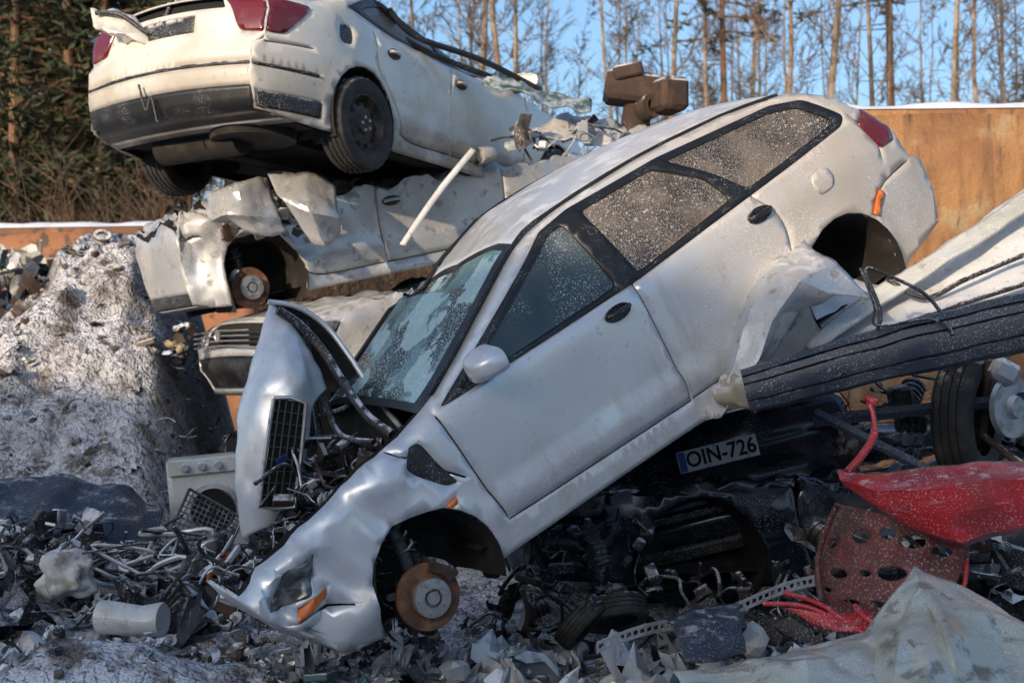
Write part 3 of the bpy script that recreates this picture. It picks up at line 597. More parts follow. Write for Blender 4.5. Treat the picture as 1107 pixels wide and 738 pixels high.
# ------------------------------------------------------------ terrain
def vn(x,y,s=0):
    xi=np.floor(x).astype(np.int64);yi=np.floor(y).astype(np.int64);xf=x-xi;yf_=y-yi
    def h(a,b):
        n=(a*374761393+b*668265263+s*1442695041)&0xffffffff;n=((n^(n>>13))*1274126177)&0xffffffff;return ((n^(n>>16))&0xffff)/65535.
    u=xf*xf*(3-2*xf);v=yf_*yf_*(3-2*yf_)
    return (h(xi,yi)*(1-u)+h(xi+1,yi)*u)*(1-v)+(h(xi,yi+1)*(1-u)+h(xi+1,yi+1)*u)*v
def fbm(x,y,o=5,s=0):
    t=0;a=.5;f=1.
    for i in range(o): t=t+a*vn(x*f,y*f,s+i);a*=.52;f*=2.07
    return t
def ss(a,b,x): 
    t=np.clip((x-a)/(b-a),0,1);return t*t*(3-2*t)
def Hh(x,y):
    x=np.asarray(x,float);y=np.asarray(y,float)
    near=np.exp(-((y-9)/9)**2)*np.exp(-(x/14)**2)
    z=.34+.22*(fbm(x*1.3,y*1.3,5,3)-.5)*(1+near)+.09*(fbm(x*6,y*6,3,9)-.5)
    wob=.35*(fbm(x*.9+5,y*.9,3,21)-.5)
    prof=ss(8.0,12.4,y+wob*1.5)*(1-.75*ss(13.0,15.5,y))
    side=1-ss(-3.0,-1.75,x+wob*.8+.10*(y-10.))
    left=1-.45*ss(3.4,4.8,-x)
    z=z+2.62*prof*side*left*(.93+.22*fbm(x*1.7,y*1.7,5,33))
    z=z+side*prof*(.42*(fbm(x*3.5,y*3.5,4,44)-.5)+.24*(fbm(x*11,y*11,3,48)-.5))
    z=z+1.3*ss(19,30,y)
    z=z+.16*np.exp(-((x+1.75)/.55)**2-((y-5.95)/.35)**2)
    return z
xs_=np.unique(np.concatenate([-np.geomspace(7,600,24)[::-1],np.arange(-7,-2,.05),np.arange(-2,7,.09),np.geomspace(7,600,24)]))
ys_=np.unique(np.concatenate([-np.geomspace(1,400,18)[::-1],np.arange(-.9,4.5,.3),np.arange(4.5,14,.06),np.arange(14,22,.3),np.geomspace(22,900,26)]))
X,Y=np.meshgrid(xs_,ys_,indexing='ij');Z=Hh(X,Y);ny=len(ys_);nx=len(xs_)
V=np.stack([X.ravel(),Y.ravel(),Z.ravel()],1)
idx=np.arange(nx*ny).reshape(nx,ny);F=np.stack([idx[:-1,:-1],idx[1:,:-1],idx[1:,1:],idx[:-1,1:]],-1).reshape(-1,4)
mesh('ground',V.tolist(),F.tolist(),snowground)
def gz(x,y): return float(Hh(x,y))
# ------------------------------------------------------------ ground debris
soil=M('dark_soil_lump',(.07,.052,.04),.95,0,[dict(t='noise',s=2,lo=.4,hi=.6,c=(.16,.13,.11),k=.8),frost(.85,.36,.52,12,.2,.8)],[(20,.6,.02)])
mp=[alu,panelw,black,rustdark,silver2,greyplastic,soil,M('blue_green_paint',(.04,.10,.11),.45,0,[frost(.7)]),M('tan_foam',(.33,.26,.17),.9,0,[frost(.5)])]
def debris(mb,n,fx,fy,sz,mi,seed,lift=.03,sheets=.42):
    r=random.Random(seed)
    for k in range(n):
        x=r.uniform(*fx);y=r.uniform(*fy);s=r.uniform(*sz)*(1 if r.random()<.85 else 1.8)
        q=Vector((x,y,gz(x,y)+r.uniform(-.3,1)*lift+s*.1))
        R=Matrix.Rotation(r.uniform(0,6.3),3,'Z')@Matrix.Rotation(r.gauss(0,.5),3,'X')@Matrix.Rotation(r.gauss(0,.4),3,'Y');z=r.random()
        if z<sheets:
            m=7;a=r.uniform(.4,1.2);cv=r.uniform(-.6,.6);V=[];sk=r.uniform(-.7,.7)
            for i in range(m):
                for j in range(m):
                    u=(i/(m-1)-.5);w=(j/(m-1)-.5);w*=1-abs(u)*r.uniform(.2,.5);V.append(q+R@Vector((u*s*2+sk*w*s+.2*s*mn.noise(Vector((i,j,k))),w*s*a+.2*s*mn.noise(Vector((i,j,k+9))),cv*s*u*u*2+.7*s*(abs(mn.noise(Vector((i*.4,j*.4,k*1.7))))*2-.3))))
            F=[(i*m+j,(i+1)*m+j,(i+1)*m+j+1,i*m+j+1) for i in range(m-1) for j in range(m-1) if r.random()>.06]
        elif z<.58:
            p=[q+R@Vector((i*s*.6,s*.35*math.sin(i*1.1+k),s*.3*math.cos(i*.9+k))) for i in range(-3,4)];V,F=tubeg(smoothpath(p,3),s*r.uniform(.02,.07),6)
        elif z<.70: V,F=boxg(q,(s*r.uniform(.5,1.6),s*r.uniform(.2,.8),s*r.uniform(.1,.4)),R,.15)
        elif z<.76:
            V,F=latheg([(s*.3,-s*.1),(s*.5,-s*.1),(s*.5,s*.1),(s*.3,s*.1),(s*.3,-s*.1)],16,q,R@Matrix.Rotation(1.3,3,'X'))
        else:
            bm=bmesh.new();bmesh.ops.create_icosphere(bm,subdivisions=2,radius=s*.4);V=[q+R@(v.co*(1+.6*mn.noise(v.co*3/s+Vector((k,0,0))))) for v in bm.verts];F=[[v.index for v in f.verts] for f in bm.faces];bm.free()
        mb.add(V,F,r.choice(mi))
mb=MB()
debris(mb,560,(-2.4,3.0),(5.5,7.6),(.02,.08),[0,0,0,1,1,2,3,4,4,5,6,6,6,7],11,.05)
debris(mb,110,(-.9,2.6),(5.6,7.2),(.08,.17),[0,1,2,0,1,4,4,5,7],12,.08,.8)
debris(mb,340,(-4.2,-1.2),(6.6,9.2),(.04,.12),[0,0,1,2,2,0,3,4,6,6],13,.10)
debris(mb,55,(-4.0,-1.6),(7.0,9.0),(.12,.24),[2,2,0,4,1,5],14,.12,.8)
mb.build('scrap_metal_debris',mp,None,True,30)
mb=MB()
debris(mb,1100,(-5.2,-2.0),(8.4,13.0),(.015,.08),[6,6,6,6,6,2,3,0],16,.0,.08)
mb.build('rubble_on_mound',mp,None,True,30)
mb=MB()
clutter(mb,lambda r:pt(r.uniform(-60,52),r.uniform(275,345),r.uniform(11.6,12.4)),120,(.06,.2),[0,1,2,3,4,5,6,7,8],21,.2)
mb.build('rubble_pile',mp,None)
mb=MB();clutter(mb,lambda r:pt(r.uniform(178,208),r.uniform(350,382),r.uniform(9.9,10.1)),12,(.03,.08),[2,8,6,3],23,.2);mb.build('rubble_pile',mp,None)
mb=MB()
clutter(mb,lambda r:pt(r.uniform(0,110),r.uniform(560,625),r.uniform(7.6,8.2)),80,(.04,.13),[2,2,2,0],31,.4)
mb.build('scrapped_engine',mp,None)
mb=MB();r=random.Random(9)
for k in range(34):
    q=pt(r.uniform(120,240),r.uniform(575,665),r.uniform(7.2,7.9));p=[q+Vector((r.uniform(-.18,.18),r.uniform(-.1,.1),r.uniform(-.10,.10))) for i in range(5)]
    V,F=tubeg(smoothpath(p,5),r.uniform(.005,.014),6);mb.add(V,F,r.choice([0,1,0,0,2]))
mb.build('tangled_wiring_loom',[black,alu,silver2],None)
loft('black_plastic_sheet',[[pt(-40,518,8.6),pt(60,515,8.6),pt(140,530,8.5),pt(178,552,8.4)],[pt(-40,560,8.2),pt(50,548,8.3),pt(130,556,8.2),pt(172,575,8.2)],[pt(-40,598,8.0),pt(60,585,8.0),pt(120,590,8.0),pt(160,592,8.1)]],greyplastic,None,16,26,3,.04,3)
wm=empty('washing_machine',Matrix.Translation(pt(226,556,8.75))@Matrix.Rotation(rad(14),4,'Z')@Matrix.Rotation(rad(-5),4,'Y'))
mb=MB();V,F=boxg((0,.28,.06),(.46,.5,.58),None,.06);mb.add(V,F,0);V,F=boxg((0,.02,.30),(.44,.03,.09),None,.1);mb.add(V,F,0)
V,F=latheg([(.15,.02),(.17,.0),(.17,-.03),(.14,-.035),(.135,.0),(.12,.05),(.001,.08)],32,(.03,.02,.02));mb.add(V,F,1)
V,F=latheg([(.001,-.0),(.13,.0)],32,(.03,-.0,.02));mb.add(V,F,2)
for k in range(3): V,F=latheg([(.001,-.03),(.022,-.03),(.025,0)],12,(-.12+k*.1,.0,.30));mb.add(V,F,1)
mb.build('cabinet',[panelw,alu,cavity],wm)
mb=MB();c=pt(172,600,7.9);a=pt(205,528,8.1);b=pt(262,560,8.1);d=pt(240,612,7.9)
for k in range(13):
    t_=k/12;V,F=tubeg([a.lerp(c,t_),b.lerp(d,t_)],.0045,5);mb.add(V,F,0)
    V,F=tubeg([a.lerp(b,t_),c.lerp(d,t_)],.0035,5);mb.add(V,F,0)
V,F=tubeg([a,b,d,c,a],.009,6);mb.add(V,F,0)
mb.build('wire_grille',[black],None)
def blob(name,c,s,mat,seed=0,amp=.45):
    bm=bmesh.new();bmesh.ops.create_icosphere(bm,subdivisions=4,radius=1)
    V=[]
    for v in bm.verts:
        p=v.co*(1+amp*mn.noise(v.co*1.6+Vector((seed,0,0)))+amp*.5*abs(mn.noise(v.co*4+Vector((seed,5,0)))));V.append(Vector(c)+Vector((p.x*s[0],p.y*s[1],p.z*s[2])))
    F=[[v.index for v in f.verts] for f in bm.faces];bm.free();return mesh(name,V,F,mat)
blob('snow_covered_rock',pt(70,622,7.4),(.15,.12,.11),M('pale_snow_lump',(.55,.53,.49),.9,0,[dict(t='noise',s=14,lo=.45,hi=.62,c=(.26,.21,.15),k=.8)],[(20,.5,.02)]),3,.6)
mb=MB();cc=pt(142,668,6.6);V,F=latheg([(.001,-.16),(.075,-.16),(.08,-.15),(.078,-.05),(.082,-.04),(.078,.1),(.08,.15),(.07,.16),(.065,.0)],24,cc,Matrix.Rotation(1.35,3,'Z'));V=[v+Vector((0,0,-.04*max(0,1-abs(v.x-cc.x)/.09)*(1 if v.z>cc.z else 0))) for v in V];mb.add(V,F,0);mb.build('dented_tin_can',[panelw])
mb=MB();tyregeo(mb,(0,0,0),.27,.18,0);o=mb.build('scrap_tyre',[tyre]);o.matrix_world=Matrix.Translation(pt(664,662,6.9))@Matrix.Rotation(rad(20),4,'Z')@Matrix.Rotation(rad(62),4,'X')@Matrix.Scale(.62,4)
mb=MB();tyregeo(mb,(0,0,0),.27,.18,0);o=mb.build('scrap_tyre',[tyre]);o.matrix_world=Matrix.Translation(pt(628,672,6.8))@Matrix.Rotation(rad(70),4,'Z')@Matrix.Rotation(rad(40),4,'X')@Matrix.Scale(.55,4)
mb=MB();n=34
def q_(t,w): return (pt(645,700,5.9).lerp(pt(885,628,6.3),t))+Vector((0,-.0,w))+Vector((0,0,.015*math.sin(t*9)))
for k in range(n):
    t_=k/n
    for w0,w1 in ((-.024,-.010),(.010,.024)): mb.add([q_(t_,w0),q_(t_+1/n,w0),q_(t_+1/n,w1),q_(t_,w1)],[(0,1,2,3)],0)
    mb.add([q_(t_,-.010),q_(t_+.35/n,-.010),q_(t_+.35/n,.010),q_(t_,.010)],[(0,1,2,3)],0)
o=mb.build('perforated_steel_strip',[alu],None,False)
o.modifiers.new('s','SOLIDIFY').thickness=.004
loft('plastic_tray',[[pt(722,668,6.0),pt(760,655,6.1),pt(800,650,6.1)],[pt(735,690,5.8),pt(765,682,5.85),pt(802,680,5.9)],[pt(742,715,5.7),pt(770,716,5.7),pt(806,706,5.8)]],greyplastic,None,10,16,6,.015,7,linear=True,ang=30)
# ------------------------------------------------------------ right-hand panels
loft('torn_white_wing',[[pt(822,263,7.1),pt(798,300,7.0),pt(783,360,6.8),pt(768,415,6.7),pt(738,468,6.7)],[pt(868,258,6.85),pt(828,298,6.62),pt(806,352,6.5),pt(792,402,6.5),pt(762,456,6.6)],[pt(905,282,6.65),pt(866,304,6.42),pt(832,348,6.36),pt(815,394,6.40),pt(780,450,6.52)],[pt(942,322,6.6),pt(905,318,6.55),pt(862,338,6.6),pt(838,378,6.6),pt(796,436,6.62)]],silver2,None,31,41,5,.010,2,wob=.02,solid=.004,linear=True,ang=16)
loft('torn_white_wing_inner',[[pt(838,300,7.2),pt(900,300,7.2),pt(960,310,7.2)],[pt(842,350,7.15),pt(880,345,7.1),pt(950,345,7.1)],[pt(850,395,7.1),pt(880,390,7.0),pt(960,380,7.0)]],silver2,None,10,16,5,.03,9)
loft('white_door_panel',[[pt(905,352,7.2),pt(985,290,7.3),pt(1060,238,7.4),pt(1160,165,7.6)],[pt(888,380,6.9),pt(985,330,7.0),pt(1065,290,7.1),pt(1170,240,7.2)],[pt(862,402,6.7),pt(980,368,6.7),pt(1070,345,6.75),pt(1180,310,6.8)]],white,None,20,40,2.0,.012,4,wob=.02,linear=True,ang=16)
loft('white_frame_rail',[[pt(870,372,6.8),pt(935,318,7.0),pt(1010,272,7.1),pt(1120,198,7.3)],[pt(880,380,6.75),pt(948,330,6.9),pt(1022,284,7.0),pt(1130,212,7.2)]],panelw,None,6,30,5,.008,8,.02)
for pp in ([(958,300,7.0),(1000,322,6.95),(1048,300,6.95),(1140,262,7.0)],[(880,392,6.72),(975,352,6.75),(1060,322,6.8),(1180,285,6.85)]):
    V,F=tubeg(smoothpath([pt(*q) for q in pp]),.013,8);mesh('window_rubber_seal',V,F,black)
prof=[(0,.16),(.05,.15),(.06,.115),(.045,.11),(.06,.10),(.065,.06),(.05,.055),(.065,.045),(.07,-.01),(.06,-.06),(.045,-.065),(.06,-.08),(.05,-.13),(0,-.15)]
A=pt(806,424,6.35);B=pt(1190,333,6.1);dr=(B-A).normalized();upv=Vector((.1,0,1));upv=(upv-dr*upv.dot(dr)).normalized();nn=dr.cross(upv)
if nn.y>0: nn=-nn
V=[];m=len(prof);n=40
for i in range(n+1):
    t_=i/n;q=A.lerp(B,t_);sc_=.86+.32*t_;bend=Vector((0,0,.02*math.sin(t_*3)))
    for (o_,z) in prof: p=q+nn*o_*1.4+upv*z*.76*sc_+bend;V.append(p+upv*.008*mn.noise(p*6))
F=[(i*m+j,(i+1)*m+j,(i+1)*m+j+1,i*m+j+1) for i in range(n) for j in range(m-1)]
F.append(tuple(range(m)));o=mesh('ribbed_bumper_beam',V,F,greyplastic,None,ang=35);bm=bmesh.new();bm.from_mesh(o.data);bmesh.ops.recalc_face_normals(bm,faces=bm.faces)
c0=sum((f.normal.dot(nn) for f in bm.faces),0.)
if c0<0: bmesh.ops.reverse_faces(bm,faces=bm.faces)
bm.to_mesh(o.data);bm.free()
loft('torn_bumper_end',[[pt(778,402,6.6),pt(800,392,6.5),pt(830,392,6.4)],[pt(770,428,6.5),pt(792,420,6.45),pt(812,418,6.3)],[pt(790,440,6.5),pt(800,440,6.45),pt(815,446,6.3)]],M('torn_foam',(.30,.26,.19),.9,0,[frost(.5)]),None,10,12,10,.03,5)
mb=MB()
for pp,rr_ in (([(905,408,6.2),(938,372,6.2),(952,340,6.2),(936,292,6.3),(965,300,6.3),(1000,318,6.2),(1022,345,6.15),(1030,362,6.1)],.009),([(930,290,6.3),(945,330,6.2),(948,352,6.15),(1005,345,6.1),(1028,358,6.1)],.006),([(908,405,6.2),(920,395,6.2),(936,376,6.2)],.012)):
    V,F=tubeg(smoothpath([pt(*q) for q in pp]),rr_,6);mb.add(V,F,0)
mb.build('loose_cable',[black])
mb=MB();V,F=tubeg([pt(882,446,6.6),pt(1003,508,6.3)],.024,4);mb.add(V,F,0);V,F=tubeg([pt(880,455,7.0),pt(1110,430,6.9)],.03,4);mb.add(V,F,0)
mb.build('bent_steel_bar',[greyplastic])
ax=empty('detached_axle')
mb=MB();R=Matrix.Rotation(rad(55),3,'Z');tyregeo(mb,pt(1046,452,7.1),.30,.2,0,R);mb.build('axle_tyre',[tyre],ax)
mb=MB();V,F=latheg([(.001,-.05),(.05,-.05),(.06,-.02),(.15,-.02),(.15,.01),(.02,.02)],32,pt(1092,440,6.9),Matrix.Rotation(rad(35),3,'Z'));mb.add(V,F,0)
V,F=boxg(pt(1086,402,6.85),(.14,.1,.11),Matrix.Rotation(.5,3,'Y'),.25);mb.add(V,F,0)
V,F=tubeg([pt(1092,440,6.95),pt(1150,480,7.0)],.04,10);mb.add(V,F,0)
V,F=tubeg([pt(1070,390,7.0),pt(1062,470,7.0),pt(1108,505,6.9)],.022,8);mb.add(V,F,1)
mb.build('brake_assembly',[alu,rustdark],ax)
mb=MB()
clutter(mb,lambda r:pt(r.uniform(900,1120),r.uniform(400,520),r.uniform(7.4,8.0)),36,(.05,.16),[0,0,0,1],41,.4)
clutter(mb,lambda r:pt(r.uniform(520,700),r.uniform(560,700),r.uniform(7.0,7.5)),90,(.04,.12),[0,0,0,0,1],42,.4)
clutter(mb,lambda r:pt(r.uniform(700,880),r.uniform(620,690),r.uniform(6.9,7.3)),40,(.04,.12),[0,0,0,0,1],44,.4)
clutter(mb,lambda r:pt(r.uniform(860,1110),r.uniform(580,700),r.uniform(6.8,7.3)),60,(.06,.18),[0,0,0,1],43,.4)
mb.build('dark_mechanical_scrap',[black,rustdark])
# ------------------------------------------------------------ red bumper
rb=empty('red_bumper')
loft('bumper_skin',[[pt(905,508,5.75),pt(935,512,5.65),pt(1000,505,5.6),pt(1060,498,5.6),pt(1150,496,5.6)],[pt(908,518,5.65),pt(945,530,5.45),pt(1005,529,5.38),pt(1060,520,5.38),pt(1150,514,5.4)],[pt(910,524,5.66),pt(952,546,5.47),pt(1015,555,5.40),pt(1062,549,5.38),pt(1150,536,5.42)],[pt(928,534,5.7),pt(978,568,5.50),pt(1040,586,5.42),pt(1068,576,5.42),pt(1150,562,5.45)],[pt(935,540,5.8),pt(984,574,5.62),pt(1042,592,5.55),pt(1070,582,5.55),pt(1150,568,5.6)]],red,rb,25,50,4,.006,2,linear=True,ang=18,solid=.004)
V,F=tubeg(smoothpath([pt(938,432,5.8),pt(944,448,5.78),pt(945,470,5.75),pt(932,492,5.72),pt(916,510,5.7)]),[.011]*5+[.010]*6+[.016]*14,8);mesh('bumper_bracket_arm',V,F,red,rb)
V,F=tubeg([pt(936,430,5.8),pt(948,436,5.78)],.016,8);mesh('bracket_end',V,F,red,rb)
def linermap(u,v):
    L_=[pt(908,545,5.85),pt(885,600,5.95),pt(885,640,5.9),pt(905,665,5.8)];M_=[pt(975,560,5.6),pt(955,610,5.6),pt(950,650,5.55),pt(960,668,5.5)];R_=[pt(1048,580,5.6),pt(1040,615,5.6),pt(1015,655,5.55),pt(985,682,5.5)]
    A=np.array([[tuple(p) for p in q] for q in (L_,M_,R_)])
    def c1(Q,t):
        k=len(Q)-1;t=t*k;i=min(int(t),k-1);f=t-i;p0=Q[max(i-1,0)];p1=Q[i];p2=Q[i+1];p3=Q[min(i+2,k)]
        return .5*((2*p1)+(-p0+p2)*f+(2*p0-5*p1+4*p2-p3)*f*f+(-p0+3*p1-3*p2+p3)*f**3)
    return Vector(c1(np.array([c1(A[i],v) for i in range(3)]),u))
holes=[]
for (hu,hv,hr) in [(.30,.18,.05),(.45,.14,.04),(.62,.16,.055),(.80,.2,.05),(.22,.45,.05),(.4,.42,.03),(.56,.40,.07),(.78,.46,.06),(.3,.72,.045),(.5,.7,.05),(.7,.72,.045),(.88,.62,.03),(.12,.25,.03),(.13,.62,.03)]:
    holes.append([(hu+hr*1.3*math.cos(a),hv+hr*.8*math.sin(a)) for a in np.linspace(0,2*math.pi,13)[:-1]])
v,f=patch([(0,0),(1,0),(1,1),(0,1)],holes,.035)
mesh('wheel_arch_liner',[linermap(a,b)+Vector((0,.008*math.sin(b*25)-.012*math.sin(a*16)**4,0)) for a,b in v],f,redliner,rb,solid=.008)
for k,pp in enumerate([[(825,652,5.7),(870,655,5.6),(915,672,5.5),(948,676,5.5)],[(848,640,5.75),(880,650,5.6),(905,664,5.5),(930,690,5.45)],[(1045,585,5.6),(1040,640,5.6),(1000,690,5.5)],[(905,545,5.7),(885,600,5.85),(888,650,5.8)],[(925,655,5.5),(940,670,5.4),(965,672,5.4),(985,685,5.4)]]):
    V,F=tubeg(smoothpath([pt(*q) for q in pp]),[.010,.010,.010,.012,.014][k],8);mesh('bumper_strut_%d'%k,V,F,red if k!=3 else redliner,rb)
loft('red_lower_flap',[[pt(850,655,5.6),pt(900,662,5.5),pt(945,658,5.5)],[pt(880,672,5.55),pt(910,684,5.45),pt(950,685,5.4)]],red,rb,8,16,6,.02,4,ang=30)
loft('crumpled_white_body_panel',[[pt(728,728,5.0),pt(800,716,5.1),pt(880,700,5.2),pt(938,686,5.2),pt(962,642,5.25),pt(988,608,5.3),pt(1012,622,5.25),pt(1060,645,5.2),pt(1150,690,5.1)],
 [pt(730,732,4.95),pt(803,719,5.02),pt(882,704,5.12),pt(936,694,5.08),pt(972,664,5.1),pt(992,636,5.12),pt(1020,646,5.12),pt(1066,662,5.08),pt(1153,700,5.0)],
 [pt(734,742,4.9),pt(812,730,5.0),pt(870,716,4.85),pt(948,704,5.05),pt(974,696,4.8),pt(1012,672,5.0),pt(1024,690,4.78),pt(1080,690,5.0),pt(1156,716,4.95)],
 [pt(740,800,4.6),pt(810,790,4.6),pt(880,780,4.65),pt(935,775,4.65),pt(960,765,4.6),pt(1000,760,4.4),pt(1050,775,4.6),pt(1100,790,4.6),pt(1180,800,4.6)]],panelg,None,40,121,3.2,.012,6,ang=10,linear=True,solid=.003,wob=.02)
# ------------------------------------------------------------ rusty block on top
rbk=empty('rusty_crane_weight')
mb=MB()
V,F=boxg(pt(690,98,10.6),(.5,.35,.22),Matrix.Rotation(rad(8),3,'Y'),.15);mb.add(V,F,0)
V,F=boxg(pt(722,104,10.4),(.22,.3,.24),Matrix.Rotation(rad(20),3,'Z'),.15);mb.add(V,F,0)
V,F=boxg(pt(678,79,10.5),(.22,.22,.1),Matrix.Rotation(rad(-12),3,'Y'),.15);mb.add(V,F,0)
V,F=tubeg([pt(690,110,10.6),pt(685,150,10.7)],.11,12);mb.add(V,F,0)
V,F=latheg([(.05,-.1),(.09,-.1),(.09,.1),(.05,.1)],16,pt(700,116,10.5),Matrix.Rotation(.4,3,'Z'));mb.add(V,F,0)
mb.build('block',[rustdark],rbk)
loft('crushed_green_roof',[[pt(540,75,10.6),pt(590,98,10.4),pt(640,108,10.4)],[pt(520,90,10.3),pt(585,112,10.2),pt(638,125,10.2)]],M('teal_glass_scrap',(.06,.10,.10),.3,0,[frost(.5)]),None,8,16,5,.04,6)
for pp in ([(398,6,9.9),(420,30,10),(470,60,10.2),(555,92,10.6)],[(420,10,9.9),(450,40,10),(520,65,10.3),(585,98,10.6)],[(380,-5,9.8),(410,6,9.9),(430,24,10)]):
    V,F=tubeg(smoothpath(pixel_local(P2,pp)),.022,6);mesh('bent_window_pillar',V,F,blackclean,P2)
loft('crushed_bonnet_sheet',[[pt(545,160,10.4),pt(580,135,10.5),pt(640,128,10.6),pt(700,140,10.6)],[pt(550,162,10.2),pt(590,152,10.2),pt(640,156,10.2),pt(690,162,10.2)]],silver2,None,10,24,6,.05,16,ang=30)
mb=MB();clutter(mb,lambda r:pt(r.uniform(550,690),r.uniform(132,158),r.uniform(10.0,10.4)),24,(.05,.13),[0,0,1],77,.5);mb.build('crushed_roof_parts',[black,silver2])
# ------------------------------------------------------------ rusty walls
snowm=M('snow_cap_white',(.72,.74,.80),.8,0,[dict(t='noise',s=6,lo=.5,hi=.7,c=(.5,.47,.44),k=.4)],[(30,.3,.01)])
def wallbox(name,x0,x1,y,z0,z1,th,mat,yaw=0,ribs=0,dz=0):
    P=empty(name,Matrix.Translation((x0,y,z0))@Matrix.Rotation(yaw,4,'Z'));Lw=x1-x0;h=z1-z0
    nx=60;nz=14;V=[];
    for i in range(nx+1):
        for j in range(nz+1):
            x=Lw*i/nx;V.append((x,.06*mn.noise(Vector((x*.9,j*.3,2))),h*j/nz+dz*i/nx*(j/nz)))
    F=[(i*(nz+1)+j,(i+1)*(nz+1)+j,(i+1)*(nz+1)+j+1,i*(nz+1)+j+1) for i in range(nx) for j in range(nz)]
    mesh('steel_plate',V,F,mat,P,solid=-th)
    mb=MB();V,F=boxg((Lw/2,th/2,h+.05+dz/2),(Lw+.1,th+.14,.08),Matrix.Rotation(-math.atan2(dz,Lw),3,'Y'),.1);mb.add(V,F,0)
    for k in range(ribs): V,F=boxg((Lw*(k+.5)/ribs,-.05,h/2-.03),(.12,.1,h-.08),None,.1);mb.add(V,F,0)
    mb.build('frame',[mat],P)
    V=[];m=60
    for i in range(m+1):
        x=Lw*i/m
        for j in range(7): V.append((x,-.085+(th+.17)*j/6,h+.09+dz*i/m+(.07+.05*mn.noise(Vector((x*2,j*.5,0))))*math.sin(math.pi*j/6)**.5))
    F=[(i*7+j,(i+1)*7+j,(i+1)*7+j+1,i*7+j+1) for i in range(m) for j in range(6)]
    mesh('snow_cap',V,F,snowm,P)
wallbox('rusty_steel_container',2.3,9.5,11.6,.2,3.84,.25,rustwall,rad(-3),5)
wallbox('rusty_steel_barrier',-9.5,-3.0,16.5,.2,3.42,.25,rustdull,rad(2),6,.12)
# ------------------------------------------------------------ trees
bark=M('birch_bark',(.20,.15,.11),.85,0,[dict(t='noise',s=1.2,lo=.45,hi=.6,c=(.32,.27,.22),k=.8),dict(t='noise',s=9,lo=.55,hi=.65,c=(.06,.045,.035),k=.8)])
twig=M('bare_twigs',(.10,.065,.042),.9)
pbark=M('pine_bark',(.17,.095,.055),.9,0,[dict(t='noise',s=5,lo=.45,hi=.65,c=(.07,.05,.035),k=.8)])
needle=M('pine_needles',(.030,.040,.018),.8,0,[dict(t='noise',s=.9,lo=.4,hi=.65,c=(.060,.062,.026),k=.8)])
def baretree(seed,h=16,r0=.13,start=.3,nb=34,sp=1.9):
    r=random.Random(seed);mb=MB();pts=[];x=y=0
    for i in range(9):
        pts.append(Vector((x,y,h*i/8)));x+=r.gauss(0,.10);y+=r.gauss(0,.10)
    V,F=tubeg(pts,[r0*(1-.88*i/8) for i in range(9)],7,False);mb.add(V,F,0)
    def tp(t):
        t*=8;i=min(int(t),7);return pts[i].lerp(pts[i+1],t-i)
    for b in range(nb):
        t=start+(1-start)*(b+r.random())/nb*.98;o=tp(t);az=r.uniform(0,6.28);ln=(sp*(1-.75*t)+.3)*r.uniform(.6,1.2);el=r.uniform(.5,1.1)
        d=Vector((math.cos(az)*math.cos(el),math.sin(az)*math.cos(el),math.sin(el)))
        bp=[o]
        for k in range(3): bp.append(bp[-1]+d*ln/3);d=(d+Vector((r.gauss(0,.15),r.gauss(0,.15),r.uniform(0,.25)))).normalized()
        rb_=r0*.22*(1-.6*t);V,F=tubeg(bp,[rb_,rb_*.7,rb_*.45,rb_*.2],4,False);mb.add(V,F,0)
        for s in range(7):
            q=r.uniform(.25,1)*3;i=min(int(q),2);so=bp[i].lerp(bp[i+1],q-i);sd=(d+Vector((r.gauss(0,.7),r.gauss(0,.7),r.gauss(.1,.5)))).normalized();sl=ln*r.uniform(.25,.5)
            e1=so+sd*sl*.5;sd2=(sd+Vector((r.gauss(0,.2),r.gauss(0,.2),r.gauss(-.05,.2)))).normalized();e2=e1+sd2*sl*.5
            V,F=tubeg([so,e1,e2],[.012,.009,.004],3,False);mb.add(V,F,1)
            for w in range(3):
                q=r.random();wo=so.lerp(e1,q) if w<2 else e1.lerp(e2,q);wd=(sd2+Vector((r.gauss(0,.7),r.gauss(0,.7),r.gauss(0,.6)))).normalized()
                V,F=tubeg([wo,wo+wd*sl*.45],[.008,.003],3,False);mb.add(V,F,1)
    me=bpy.data.meshes.new('bare');me.from_pydata(mb.V,[],mb.F);me.materials.append(bark);me.materials.append(twig);me.polygons.foreach_set('material_index',mb.I);return me
